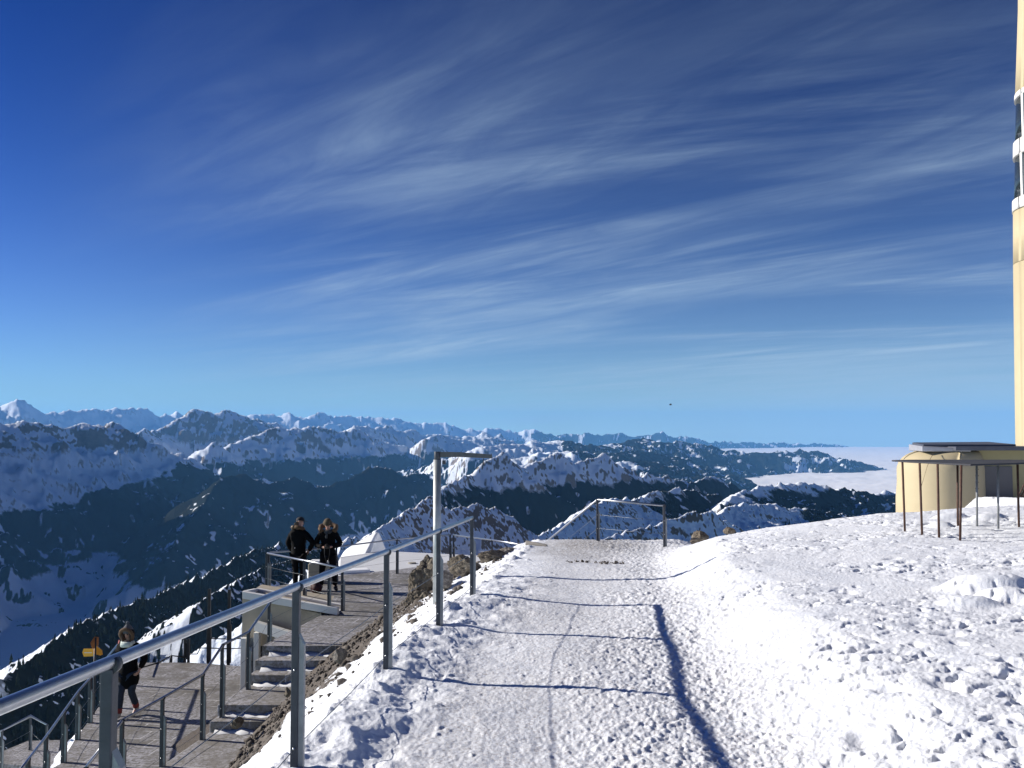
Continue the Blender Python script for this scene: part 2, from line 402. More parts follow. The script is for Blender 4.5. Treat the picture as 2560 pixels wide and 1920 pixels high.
    def mixc(f, A_, B_):
        n = N.new('ShaderNodeMix'); n.data_type = 'RGBA'; L.new(f, n.inputs['Factor'])
        for s_, v_ in (('A', A_), ('B', B_)):
            if isinstance(v_, tuple): n.inputs[s_].default_value = (*v_, 1)
            else: L.new(v_, n.inputs[s_])
        return n.outputs['Result']
    def edge(f, noise, amt, lo, hi):
        n = N.new('ShaderNodeMath'); n.operation = 'MULTIPLY_ADD'
        L.new(noise, n.inputs[0]); n.inputs[1].default_value = amt; L.new(f, n.inputs[2])
        k = N.new('ShaderNodeMapRange'); L.new(n.outputs[0], k.inputs['Value'])
        k.inputs['From Min'].default_value = lo + amt * 0.5; k.inputs['From Max'].default_value = hi + amt * 0.5
        return k.outputs[0]
    rockc = mixc(nz(0.02), (0.10, 0.085, 0.075), (0.30, 0.26, 0.22))
    snow = mixc(nz(0.004), (0.70, 0.77, 0.88), (0.78, 0.84, 0.93))
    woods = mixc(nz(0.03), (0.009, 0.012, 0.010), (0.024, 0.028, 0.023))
    c1 = mixc(edge(a_('rock'), nz(0.018, 6, 0.7), 0.8, 0.35, 0.65), snow, rockc)
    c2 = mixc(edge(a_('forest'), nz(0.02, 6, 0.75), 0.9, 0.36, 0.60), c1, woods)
    L.new(c2, b.inputs['Base Color'])
    bp = N.new('ShaderNodeBump'); bp.inputs['Strength'].default_value = 0.6; bp.inputs['Distance'].default_value = 12.0
    L.new(nz(0.02, 6, 0.6), bp.inputs['Height']); L.new(bp.outputs[0], b.inputs['Normal'])
    o = link_mesh('mountains', me, m)
    tag(o, 'snow covered alpine ranges, rocky crests and dark wooded slopes fading into blue distance', kind='structure')

    # conifers on the nearer wooded slopes: one mass
    rs = np.random.RandomState(3)
    inview = (np.abs(np.degrees(A)) < 33) & (R > 600) & (R < 5200)
    ii = np.argwhere(inview & (forest > 0.55))
    area = R[ii[:, 0], ii[:, 1]] ** 2
    p = area / area.sum()
    n = 22000
    pick = ii[rs.choice(len(ii), n, p=p)]
    x = X[pick[:, 0], pick[:, 1]]; y = Y[pick[:, 0], pick[:, 1]]; z = H[pick[:, 0], pick[:, 1]]
    h = rs.uniform(9, 22, n); w = h * rs.uniform(0.16, 0.24, n)
    x = x + rs.uniform(-4, 4, n); y = y + rs.uniform(-4, 4, n)
    K = 6
    ang = np.linspace(0, 2 * np.pi, K, endpoint=False)
    verts = []; faces = []
    V = np.zeros((n, 2 * (K + 1), 3))
    for tier, (z0, z1, ws) in enumerate(((0.02, 0.68, 1.0), (0.42, 1.0, 0.66))):
        o_ = tier * (K + 1)
        jit = rs.uniform(0.75, 1.2, (n, K))
        V[:, o_:o_ + K, 0] = x[:, None] + w[:, None] * ws * jit * np.cos(ang)
        V[:, o_:o_ + K, 1] = y[:, None] + w[:, None] * ws * jit * np.sin(ang)
        V[:, o_:o_ + K, 2] = (z + h * z0)[:, None]
        V[:, o_ + K, 0] = x; V[:, o_ + K, 1] = y; V[:, o_ + K, 2] = z + h * z1
    base = (np.arange(n) * 2 * (K + 1))[:, None]
    tri = []
    for tier in range(2):
        o_ = tier * (K + 1)
        for k in range(K):
            tri.append(np.concatenate([base + o_ + k, base + o_ + (k + 1) % K, base + o_ + K], 1))
    T = np.concatenate(tri, 0).astype(np.int32)
    tm = bpy.data.meshes.new('conifer_forest')
    tm.vertices.add(n * 2 * (K + 1)); tm.vertices.foreach_set('co', V.astype(np.float32).ravel())
    tm.loops.add(T.size); tm.loops.foreach_set('vertex_index', T.ravel())
    tm.polygons.add(len(T)); tm.polygons.foreach_set('loop_start', (np.arange(len(T)) * 3).astype(np.int32))
    tm.update(calc_edges=True)
    fm = mat('conifer_needles', (0.018, 0.024, 0.017), 1.0, vary=0.5, scale=0.05, spec=0.0)
    f = link_mesh('conifer_forest', tm, fm)
    tag(f, 'dark conifer woods on the valley slopes below', 'forest', kind='stuff')
build_mountains()

# sea of fog over the lowland
def build_fog():
    az = np.radians(np.concatenate([np.linspace(2.0, 31, 330), np.linspace(31, 70, 40)[1:]]))
    r = np.geomspace(11500, 84000, 260)
    A, R = np.meshgrid(az, r)
    X, Y = R * np.sin(A), R * np.cos(A)
    Z = -1250 + 45 * fbm(X / 2600, Y / 1500, 5, 31) + 18 * fbm(X / 500, Y / 350, 3, 33)
    Z = Z - 500 * sstep(6.5, 2.0, np.degrees(A)) - 60 * sstep(17000, 12000, R)
    me = grid_mesh('fog_sea', X, Y, Z)
    m = mat('fog_top', (0.90, 0.90, 0.91), 1.0, spec=0.0)
    o = link_mesh('fog_sea', me, m)
    tag(o, 'flat grey white sea of fog filling the lowland', 'fog', kind='stuff')
build_fog()

# even, thin air round the whole scene
def build_haze():
    bm = bmesh.new()
    bmesh.ops.create_cube(bm, size=1)
    me = bpy.data.meshes.new('haze')
    for v in bm.verts:
        v.co.x *= 170000; v.co.y = (v.co.y + 0.5) * 88000 - 2000; v.co.z = -1900 + (v.co.z + 0.5) * (1900 + 1800)
    bm.to_mesh(me); bm.free()
    m = bpy.data.materials.new('haze_air'); m.use_nodes = True
    N, L = m.node_tree.nodes, m.node_tree.links
    N.remove(N['Principled BSDF'])
    v = N.new('ShaderNodeVolumePrincipled')
    v.inputs['Color'].default_value = (*HAZE_COLOR, 1)
    v.inputs['Density'].default_value = HAZE_DENSITY
    v.inputs['Anisotropy'].default_value = 0.0
    L.new(v.outputs[0], N['Material Output'].inputs['Volume'])
    o = link_mesh('haze', me, m)
    tag(o, kind='stuff')
build_haze()
# ------------------------------------------------------------------ summit ground: path, snow field, bank
FENCE_D = np.array([0.0, 3.15, 5.3, 7.57, 9.5, 11.2, 14.0, 17.0, 20.0, 24.0, 40.0])
FENCE_X = np.array([-1.42, -1.36, -1.23, -1.026, -0.757, -0.49, -0.10, 0.22, 0.62, 1.1, 3.0])
PATH_D = np.array([0.0, 3.0, 5.3, 7.5, 11.2, 15.0, 19.0, 20.6, 21.5, 24.0, 40.0, 70.0])
PATH_Z = np.array([-1.98, -1.97, -1.97, -1.99, -2.01, -2.15, -2.30, -2.37, -2.65, -4.2, -16.0, -40.0])
TOE_D = np.array([0.0, 8.0, 10.0, 12.0, 13.0, 14.4, 15.2, 17.1, 21.0, 24.0, 26.0, 29.0, 40.0])
TOE_X = np.array([-6.2, -5.2, -4.9, -4.55, -4.4, -4.18, -3.98, -3.40, -2.45, -2.1, -1.75, -1.2, 2.0])
TOE_Z = np.array([-8.4, -6.9, -6.1, -5.5, -5.15, -4.85, -4.62, -4.10, -4.0, -4.0, -4.0, -6.0, -20.0])
BANK_D = np.array([0.0, 3.0, 5.4, 8.0, 11.5, 15.0, 17.0, 19.0, 40.0])
BANK_X = np.array([1.25, 1.35, 1.47, 1.62, 1.92, 2.35, 2.7, 3.2, 9.0])

def ground_z(x, y, coarse=False):
    x = np.asarray(x, dtype=np.float64); y = np.asarray(y, dtype=np.float64)
    xf = np.interp(y, FENCE_D, FENCE_X); zp = np.interp(y, PATH_D, PATH_Z)
    xt = np.interp(y, TOE_D, TOE_X); zt = np.interp(y, TOE_D, TOE_Z)
    xb = np.interp(y, BANK_D, BANK_X) + 0.12 * perlin(y * 0.7, y * 0 + 3.3, 61)
    z = zp.copy()
    z = z + 0.035 * perlin(x * 0.9, y * 0.5, 62)
    # snow bank and field to the right
    edge = np.maximum(0.0, y - (17.6 + 0.17 * np.clip(x - 3, 0, 20)))
    zfield = np.interp(x, [1.0, 2.6, 4.7, 7.3, 10.0, 14.0, 22.0], [-1.70, -1.66, -1.58, -1.50, -1.40, -1.48, -1.5]) - 0.012 * np.clip(y - 6, 0, 8)
    zfield = zfield - np.clip((y - 13.0) / 5.0, 0, 1) ** 2 * np.interp(x, [2.0, 2.9, 4.7, 7.3, 9.0], [0.62, 0.42, 0.16, 0.02, 0.0])
    zfield = zfield - np.interp(x, [10.2, 13.0], [1.0, 0.12]) * (0.10 * edge ** 1.5 + 0.10 * edge)
    zfield = zfield + 0.07 * fbm(x * 0.35, y * 0.35, 3, 63)
    zfield = zfield - 0.6 * np.maximum(0, y - 26.0)
    wb = 1.15 + 0.35 * perlin(y * 0.45, y * 0 + 9.1, 64)
    k = sstep(-0.12, 1.0, (x - xb) / wb)
    z = z + k * (zfield - z)
    # mound along the railing
    mw = 0.30 + 0.10 * perlin(y * 1.1, y * 0 + 5.1, 65)
    ma = np.clip(0.09 + 0.06 * perlin(y * 0.9, y * 0 + 1.7, 66), 0.02, 0.3) * np.clip((13.5 - y) / 2.0, 0, 1)
    s = x - xf
    z = z + ma * np.exp(-np.clip(s - 0.05, -9, 9) ** 2 / (2 * mw ** 2)) 
    # slope down to the steps and the terrace
    t = np.clip((xf - 0.12 - x) / np.maximum(xf - 0.12 - xt, 0.3), 0, 1)
    top = zp + 0.035 * perlin(x * 0.9, y * 0.5, 62) + ma * np.exp(-0.17 ** 2 / (2 * mw ** 2))
    sl = top + (zt - top) * (0.60 * t + 0.40 * t ** 2)
    sl = sl + 0.16 * np.sin(np.pi * t) * fbm(x * 0.9, y * 0.9, 4, 67)
    z = np.where(x < xf - 0.12, sl, z)
    below = x < xt
    zb = zt - 0.9 - 0.25 * np.clip(xt - x, 0, 6)
    z = np.where(below, zb, z)
    # beyond and left of the terraces the mountain falls away
    fall = np.clip(-(x + 8.9 + 0.24 * (y - 16)) , 0, 60)
    z = np.where(x < -6.5, np.minimum(z, -6.35 - 1.1 * (1 - sstep(22.0, 23.2, y) * sstep(-9.6, -8.7, x)) - 1.1 * fall + (0.05 + 0.25 * sstep(0.0, 0.6, fall)) * fbm(x * 0.9, y * 0.9, 4, 68)), z)
    fy = np.clip(y - 26.6 - np.clip(x + 2, -8, 0) * 0.7, 0, 60)
    z = np.where((x < 0.6) & (y > 24), np.minimum(z, -5.0 - 0.75 * fy), z)
    return z

def build_ground():
    az = np.concatenate([np.linspace(-75, -40, 90)[:-1], np.linspace(-40, -31, 60)[:-1], np.linspace(-31, 31, 1180), np.linspace(31, 44, 90)[1:], np.linspace(44, 80, 60)[1:]])
    r = np.concatenate([np.geomspace(0.8, 2.6, 50)[:-1], np.geomspace(2.6, 24, 760)[:-1], np.geomspace(24, 75, 90)])
    A, R = np.meshgrid(np.radians(az), r)
    X, Y = R * np.sin(A), R * np.cos(A)
    Z = ground_z(X, Y)
    xf = np.interp(Y, FENCE_D, FENCE_X); xb = np.interp(Y, BANK_D, BANK_X); xt = np.interp(Y, TOE_D, TOE_X)
    s = X - xf
    path = sstep(0.28, 0.75, s + 0.22 * perlin(X * 1.6, Y * 1.6, 70)) * sstep(0.45, -0.35, X - xb - 0.35 + 0.25 * perlin(X * 1.3, Y * 1.3, 71))
    left = sstep(0.05, -0.1, s)
    tt = np.clip(-s / np.maximum(xf - xt, 0.3), 0, 1.2)
    near = R < 30
    # lumps of trodden snow
    f1 = fbm(X / 0.55, Y / 0.55, 3, 72); f2 = ridged(X / 0.22, Y / 0.22, 3, 73); f3 = fbm(X / 0.075, Y / 0.075, 3, 74); f4 = perlin(X / 0.03, Y / 0.03, 75)
    field = 1 - path
    rough = np.clip(0.55 + 0.9 * fbm(X / 1.3, Y / 1.3, 2, 76) + 0.35 * sstep(7, 3.5, Y) * sstep(1.5, 2.6, X), 0.25, 1.3)
    Z = Z + near * field * (0.022 * f1 * rough + 0.006 * (f2 - 0.5) * rough + 0.006 * f3 * rough + 0.0035 * f4)
    mnd = np.exp(-(s - 0.12) ** 2 / (2 * 0.42 ** 2)) * sstep(15, 12, Y)
    Z = Z + near * mnd * (0.050 * fbm(X / 0.30, Y / 0.30, 3, 87) + 0.035 * (ridged(X / 0.5, Y / 0.42, 3, 88) - 0.5))
    lbank = left * (1 - sstep(0.5, 0.8, tt))
    Z = Z + near * lbank * (0.10 * fbm(X / 0.5, Y / 0.5, 5, 89, 0.6) + 0.012 * fbm(X / 0.09, Y / 0.09, 2, 90))
    pn = fbm(X / 0.19 + 0.8 * fbm(X / 0.5, Y / 0.5, 2, 91), Y / 0.15, 3, 92)
    pm = np.clip(0.30 + 1.1 * fbm(X / 1.5 + 4, Y / 1.2, 2, 93) + 0.55 * sstep(8.5, 4.5, Y) * sstep(1.9, 2.8, X), 0, 1) * field * (X > xb)
    Z = Z - near * pm * (0.042 * sstep(0.10, 0.34, pn) - 0.012 * sstep(-0.1, -0.35, pn))
    chop = sstep(-0.1, 0.9, X - np.interp(Y, [4, 6, 9, 13], [-0.2, 0.1, 0.5, 1.2]) + 0.35 * perlin(X * 1.1, Y * 1.1, 77))
    Z = Z + near * path * (0.009 * f1 + (0.006 + 0.014 * chop) * f3 + (0.003 + 0.004 * chop) * f4 + 0.012 * chop * (f2 - 0.5))
    # foot prints, kicked holes and clods
    rs = np.random.RandomState(11)
    laz = np.radians(az); lr = r
    def stamp(x, y, a, b, ang, h, pw=2.0, rim=0.0):
        rr = math.hypot(x, y); th = math.atan2(x, y); e = max(a, b) * 2.4
        i0, i1 = np.searchsorted(lr, [rr - e, rr + e]); j0, j1 = np.searchsorted(laz, [th - e / rr, th + e / rr])
        if i1 <= i0 or j1 <= j0: return
        dx = X[i0:i1, j0:j1] - x; dy = Y[i0:i1, j0:j1] - y
        c, s_ = math.cos(ang), math.sin(ang)
        q = np.sqrt(((dx * c + dy * s_) / a) ** 2 + ((-dx * s_ + dy * c) / b) ** 2)
        Z[i0:i1, j0:j1] += h * np.exp(-q ** pw) + rim * np.exp(-((q - 1.25) / 0.28) ** 2)
    for _ in range(260):
        y = 2.8 + 15 * rs.rand() ** 1.7; x = 1.6 + rs.rand() * (0.55 * y + 1)
        if x - np.interp(y, BANK_D, BANK_X) < 0.5: continue
        dense = 1.0 if (y < 7.5) else 0.45
        if rs.rand() > dense: continue
        a = rs.uniform(0.05, 0.13); stamp(x, y, a, a * rs.uniform(0.45, 0.8), rs.uniform(0, 3.14), -rs.uniform(0.02, 0.06) * (1 if y < 8 else 0.6), 3.0, 0.0)
    for _ in range(1300):
        y = 2.8 + 16 * rs.rand() ** 1.5; x = rs.uniform(-0.3, 1) * 0.6 * y + 0.4
        s0 = x - np.interp(y, FENCE_D, FENCE_X)
        if s0 < -0.6: continue
        onpath = 0.6 < s0 and x < np.interp(y, BANK_D, BANK_X)
        a = rs.uniform(0.012, 0.03) if onpath else rs.uniform(0.012, 0.040) * (0.8 if rs.rand() < .88 else 1.5)
        if onpath and rs.rand() < 0.5 and x < 0.2 * y - 0.6: continue
        stamp(x, y, a, a * rs.uniform(0.5, 1), rs.uniform(0, 3.14), a * rs.uniform(0.25, 0.6), 4.0)
    # large lump field by the panorama table and at the right edge
    for px, py, a, h in ((2465, 1440, 0.42, 0.16), (2420, 1470, 0.25, 0.08), (2375, 1285, 0.32, 0.10), (2350, 1300, 0.2, 0.08), (2470, 1290, 0.35, 0.08), (2520, 1460, 0.3, 0.10), (2440, 1300, 0.25, 0.06)):
        p = on(px, py, -1.5); stamp(p.x, p.y, a, a * 0.6, rs.uniform(-0.4, 0.4), h, 4.0)
    # ruts of the rail shadowed path edge, frozen furrow
    me = grid_mesh('snow_ground', X, Y, Z)
    far_dirt = sstep(13.0, 19.5, Y + 2.2 * perlin(X * 0.5, Y * 0.35, 81) - 1.2 * np.abs(X - 0.9)) * sstep(2.6, 1.4, X - 0.04 * Y + 0.5 * perlin(X, Y, 82)) * sstep(-0.2, 0.3, s)
    grime = path * (0.18 + 0.30 * fbm(X * 0.8, Y * 0.5, 3, 83)) * sstep(0.9, -0.4, X - np.interp(Y, [4, 8, 14, 20], [0.2, 0.7, 1.3, 2.2]))
    scree = sstep(0.40, 0.68, tt + 0.22 * fbm(X * 1.7, Y * 1.7, 4, 84) + 0.10 * sstep(9, 13, Y)) * left
    scree = np.where(Y > 15, np.maximum(scree, left * sstep(0.1, 0.45, tt + 0.3 * fbm(X * 1.2, Y * 1.2, 4, 86)) * 0.8), scree)
    scree = scree * sstep(26.5, 25.0, Y) * (X > -6.6)
    attr(me, 'dirt', np.clip(grime + 0.7 * far_dirt, 0, 1)); attr(me, 'scree', scree); attr(me, 'trod', path)
    m = bpy.data.materials.new('trodden_snow'); m.use_nodes = True
    N, L = m.node_tree.nodes, m.node_tree.links
    b = N['Principled BSDF']; b.inputs['Roughness'].default_value = 0.7; b.inputs['Specular IOR Level'].default_value = 0.25
    geo = N.new('ShaderNodeNewGeometry')
    def a_(nm):
        n = N.new('ShaderNodeAttribute'); n.attribute_name = nm; return n.outputs['Fac']
    def nz(scale, detail=5, rough=0.65):
        n = N.new('ShaderNodeTexNoise'); n.inputs['Scale'].default_value = scale; n.inputs['Detail'].default_value = detail
        n.inputs['Roughness'].default_value = rough
        L.new(geo.outputs['Position'], n.inputs['Vector']); return n.outputs['Fac']
    def mr(x, a, b_, lo=0.0, hi=1.0):
        n = N.new('ShaderNodeMapRange'); n.inputs['From Min'].default_value = a; n.inputs['From Max'].default_value = b_
        n.inputs['To Min'].default_value = lo; n.inputs['To Max'].default_value = hi
        L.new(x, n.inputs['Value']); return n.outputs[0]
    def mul(a, b_):
        n = N.new('ShaderNodeMath'); n.operation = 'MULTIPLY'
        for i, v in enumerate((a, b_)):
            if isinstance(v, (int, float)): n.inputs[i].default_value = v
            else: L.new(v, n.inputs[i])
        return n.outputs[0]
    def mixc(f, A_, B_):
        n = N.new('ShaderNodeMix'); n.data_type = 'RGBA'; L.new(f, n.inputs['Factor'])
        for s_, v_ in (('A', A_), ('B', B_)):
            if isinstance(v_, tuple): n.inputs[s_].default_value = (*v_, 1)
            else: L.new(v_, n.inputs[s_])
        return n.outputs['Result']
    snow = mixc(mr(nz(2.2, 6), 0.35, 0.65), (0.78, 0.82, 0.89), (0.86, 0.89, 0.94))
    snow = mixc(mul(a_('trod'), mr(nz(38, 4, 0.7), 0.50, 0.66)), snow, (0.52, 0.50, 0.51))
    grit = mixc(nz(70, 3), (0.10, 0.085, 0.07), (0.26, 0.23, 0.20))
    dirtf = mul(a_('dirt'), mr(nz(24, 6, 0.75), 0.38, 0.58))
    c = mixc(dirtf, snow, grit)
    stone = mixc(nz(14, 6, 0.7), (0.035, 0.030, 0.027), (0.17, 0.145, 0.12))
    e = N.new('ShaderNodeMath'); e.operation = 'MULTIPLY_ADD'
    L.new(nz(7.0, 8, 0.8), e.inputs[0]); e.inputs[1].default_value = 1.9; L.new(a_('scree'), e.inputs[2])
    c = mixc(mr(e.outputs[0], 1.52, 1.66), c, stone)
    L.new(c, b.inputs['Base Color'])
    bp = N.new('ShaderNodeBump'); bp.inputs['Strength'].default_value = 0.55; bp.inputs['Distance'].default_value = 0.02
    L.new(nz(45, 6, 0.7), bp.inputs['Height']); L.new(bp.outputs[0], b.inputs['Normal'])
    o = link_mesh('snow_ground', me, m)
    tag(o, 'trodden summit snow: packed grey path, lumpy white field and stony bank', kind='structure')
build_ground()
# ------------------------------------------------------------------ shapes for built things
def bm_new(): return bmesh.new()
def add_box(bm, c, size, rot=None):
    M = Matrix.Translation(c) @ (rot if rot is not None else Matrix.Identity(4)) @ Matrix.Diagonal((size[0], size[1], size[2], 1))
    return bmesh.ops.create_cube(bm, size=1, matrix=M)['verts']
def add_tube(bm, pts, r, seg=10, cap=True):
    """a round bar swept along points (one radius or one per point)"""
    pts = [Vector(p) for p in pts]
    rings = []
    for i, p in enumerate(pts):
        a = pts[i] - pts[i - 1] if i > 0 else pts[1] - pts[0]
        b = pts[i + 1] - pts[i] if i < len(pts) - 1 else pts[i] - pts[i - 1]
        d = (a.normalized() + b.normalized()).normalized()
        up = Vector((0, 0, 1)) if abs(d.z) < 0.95 else Vector((0, 1, 0))
        u = d.cross(up).normalized(); v = u.cross(d).normalized()
        rr = r[i] if isinstance(r, (list, tuple)) else r
        k = 1 / max(0.5, a.normalized().dot(d))
        rings.append([bm.verts.new(p + (u * math.cos(2 * math.pi * j / seg) + v * math.sin(2 * math.pi * j / seg)) * rr * (k if 0 < i < len(pts) - 1 else 1)) for j in range(seg)])
    for A_, B_ in zip(rings[:-1], rings[1:]):
        for j in range(seg):
            f = bm.faces.new((A_[j], A_[(j + 1) % seg], B_[(j + 1) % seg], B_[j])); f.smooth = True
    if cap:
        bm.faces.new(list(reversed(rings[0]))); bm.faces.new(rings[-1])
def add_prism(bm, poly, z0, z1):
    """upright prism over a plan polygon; z0/z1 may be lists"""
    n = len(poly)
    lo = [bm.verts.new((p[0], p[1], z0[i] if isinstance(z0, (list, tuple)) else z0)) for i, p in enumerate(poly)]
    hi = [bm.verts.new((p[0], p[1], z1[i] if isinstance(z1, (list, tuple)) else z1)) for i, p in enumerate(poly)]
    bm.faces.new(hi); bm.faces.new(list(reversed(lo)))
    for i in range(n): bm.faces.new((lo[i], lo[(i + 1) % n], hi[(i + 1) % n], hi[i]))
def obj(name, bm, m, parent=None, bevel=0.0, smooth=False):
    bmesh.ops.recalc_face_normals(bm, faces=bm.faces)
    me = bpy.data.meshes.new(name); bm.to_mesh(me); bm.free()
    o = link_mesh(name, me, m, parent, smooth)
    if bevel > 0:
        b = o.modifiers.new('bevel', 'BEVEL'); b.width = bevel; b.segments = 2; b.limit_method = 'ANGLE'; b.angle_limit = math.radians(40)
    return o

M_galv = mat('galvanised_steel', (0.42, 0.44, 0.47), 0.30, 0.95, vary=0.16, scale=9, bump=0.05, bump_scale=60)
M_post = mat('weathered_zinc', (0.055, 0.062, 0.075), 0.5, 0.4, vary=0.28, scale=7, bump=0.08, bump_scale=50)
M_zinc = mat('bright_zinc', (0.24, 0.26, 0.28), 0.45, 0.5, vary=0.2, scale=11)
M_cable = mat('steel_cable', (0.16, 0.17, 0.18), 0.4, 0.8)
M_bolt = mat('bolt_steel', (0.75, 0.76, 0.78), 0.3, 0.9)
M_dark = mat('dark_clamp', (0.045, 0.05, 0.06), 0.5, 0.4)
M_conc = mat('pale_concrete', (0.50, 0.44, 0.34), 0.85, vary=0.14, scale=2.2, bump=0.12, bump_scale=30, dark=(0.30, 0.26, 0.20), dark_lo=0.55, dark_hi=0.8)
M_concd = mat('grey_concrete', (0.34, 0.32, 0.28), 0.9, vary=0.25, scale=3.0, bump=0.2, bump_scale=30, dark=(0.12, 0.11, 0.095), dark_lo=0.5, dark_hi=0.75)
M_white = mat('white_paint', (0.82, 0.81, 0.77), 0.5, vary=0.05, scale=4)
M_snow = mat('drifted_snow', (0.84, 0.86, 0.89), 0.7, vary=0.05, scale=3, bump=0.15, bump_scale=12)
M_black = mat('dark_opening', (0.02, 0.02, 0.022), 0.8)

def paving(name, base, frost):
    """worn slabs with rime in the joints and thin frost in patches"""
    m = bpy.data.materials.new(name); m.use_nodes = True
    N, L = m.node_tree.nodes, m.node_tree.links
    b = N['Principled BSDF']; b.inputs['Roughness'].default_value = 0.8
    geo = N.new('ShaderNodeNewGeometry')
    mp = N.new('ShaderNodeMapping'); mp.inputs['Rotation'].default_value = (0, 0, 0.14); L.new(geo.outputs['Position'], mp.inputs[0])
    br = N.new('ShaderNodeTexBrick'); br.inputs['Scale'].default_value = 1.0; br.inputs['Mortar Size'].default_value = 0.012
    br.inputs['Brick Width'].default_value = 0.62; br.inputs['Row Height'].default_value = 0.42; br.inputs['Mortar Smooth'].default_value = 0.3
    L.new(mp.outputs[0], br.inputs['Vector'])
    def nz(scale, detail=6, rough=0.7):
        n = N.new('ShaderNodeTexNoise'); n.inputs['Scale'].default_value = scale; n.inputs['Detail'].default_value = detail; n.inputs['Roughness'].default_value = rough
        L.new(geo.outputs['Position'], n.inputs['Vector']); return n.outputs['Fac']
    def mr(x, a, b_, lo=0.0, hi=1.0):
        n = N.new('ShaderNodeMapRange'); n.inputs['From Min'].default_value = a; n.inputs['From Max'].default_value = b_
        n.inputs['To Min'].default_value = lo; n.inputs['To Max'].default_value = hi; L.new(x, n.inputs['Value']); return n.outputs[0]
    def mul(a, b_):
        n = N.new('ShaderNodeMath'); n.operation = 'MULTIPLY'; L.new(a, n.inputs[0]); L.new(b_, n.inputs[1]); return n.outputs[0]
    def mixc(f, A_, B_):
        n = N.new('ShaderNodeMix'); n.data_type = 'RGBA'; L.new(f, n.inputs['Factor'])
        for s_, v_ in (('A', A_), ('B', B_)):
            if isinstance(v_, tuple): n.inputs[s_].default_value = (*v_, 1)
            else: L.new(v_, n.inputs[s_])
        return n.outputs['Result']
    c = mixc(mr(nz(1.3), 0.3, 0.7), tuple(x * 0.75 for x in base), tuple(min(1, x * 1.25) for x in base))
    c = mixc(mr(nz(4.0, 7, 0.75), 0.56, 0.74), c, (base[0] * 0.55, base[1] * 0.42, base[2] * 0.30))
    c = mixc(mul(mr(br.outputs['Fac'], 0.2, 0.9), mr(nz(1.7), 0.47, 0.60)), c, (0.62, 0.62, 0.64))
    c = mixc(mul(mr(nz(0.7, 4), 0.38, 0.58), mr(nz(16, 6, 0.75), 0.42, 0.57)), c, frost)
    L.new(c, b.inputs['Base Color'])
    bp = N.new('ShaderNodeBump'); bp.inputs['Strength'].default_value = 0.35; bp.inputs['Distance'].default_value = 0.02
    L.new(nz(22), bp.inputs['Height']); L.new(bp.outputs[0], b.inputs['Normal'])
    return m
M_pave = paving('frosted_paving', (0.13, 0.123, 0.112), (0.36, 0.36, 0.40))
M_step = paving('worn_stone', (0.18, 0.168, 0.148), (0.44, 0.44, 0.48))

# ------------------------------------------------------------------ terraces and steps
ZU, ZL = -3.9, -5.7
def terrace_mesh(name, outline, top, bottom, m, label):
    bm = bm_new(); add_prism(bm, [(p.x, p.y) for p in outline], bottom, top)
    o = obj(name, bm, m); tag(o, label, kind='structure'); return o
UL = [Vector((-4.56, 17.1, 0)), Vector((-4.05, 20.05, 0)), on(857, 1524, ZU), on(658, 1471, ZU), on(842, 1440, ZU), on(993, 1424, ZU), on(1132, 1404, ZU), Vector((-0.9, 26.2, 0)), Vector((-1.2, 22.5, 0)), Vector((-2.2, 17.1, 0))]
terrace_mesh('upper_terrace', UL, ZU, ZU - 1.75, M_pave, 'grey frosted viewing terrace where two people stand')
LL = [Vector((-4.62, 20.2, 0)), Vector((-4.62, 16.0, 0)), Vector((-5.3, 11.0, 0)), Vector((-6.55, 11.0, 0)), on(112, 1919, ZL) + Vector((-0.1, -1.2, 0)), on(150, 1910, ZL), on(186, 1851, ZL), on(217, 1809, ZL), on(246, 1768, ZL), Vector((-8.95, 21.2, 0)), on(330, 1657, ZL), on(470, 1656, ZL), on(640, 1668, ZL)]
terrace_mesh('lower_terrace', LL, ZL, ZL - 0.5, M_pave, 'lower paved terrace with frost lines left of the steps')

def build_steps():
    rs = random.Random(5)
    root = thing('stone_steps', 'worn stone steps with long landings climbing from lower left to the upper terrace', 'steps', (-4.5, 14.0, ZL))
    lev = [(17.09, 16.72, -4.07), (16.72, 16.38, -4.24), (16.38, 15.20, -4.41), (15.20, 14.90, -4.58), (14.90, 12.55, -4.75), (12.55, 12.2, -4.92), (12.2, 10.6, -5.09)]
    for k, (d0, d1, z) in enumerate(lev):
        bm = bm_new()
        f = lambda d: -4.54 - 0.128 * (17.1 - d)
        j = rs.uniform(-0.05, 0.05)
        nose = 0.0
        poly = [(f(d0) + j, d0), (f(d1) + j - 0.02, d1 - nose), (float(np.interp(d1, TOE_D, TOE_X)) + 0.9, d1 - nose), (float(np.interp(d0, TOE_D, TOE_X)) + 0.9, d0)]
        add_prism(bm, poly, z - 1.2, z)
        obj('step', bm, M_step, root, bevel=0.018)
    # snow and ice left in the corners of the treads
    for k, (d0, d1, z) in enumerate(lev[:5]):
        bm = bm_new()
        x0 = -4.54 - 0.128 * (17.1 - d0) + 0.12; n = 14
        vs = []
        for i in range(n + 1):
            x = x0 + i * 1.5 / n
            w = 0.05 + 0.10 * rs.random(); h = 0.02 + 0.05 * rs.random()
            vs.append((bm.verts.new((x, d0 - 0.005, z + 0.004)), bm.verts.new((x, d0 - 0.005, z + h + 0.01)), bm.verts.new((x, d0 - w, z + 0.004))))
        for a, b in zip(vs[:-1], vs[1:]):
            bm.faces.new((a[1], b[1], b[2], a[2])); bm.faces.new((a[0], b[0], b[1], a[1]))
        obj('snow_ridge', bm, M_snow, root, smooth=True)
build_steps()

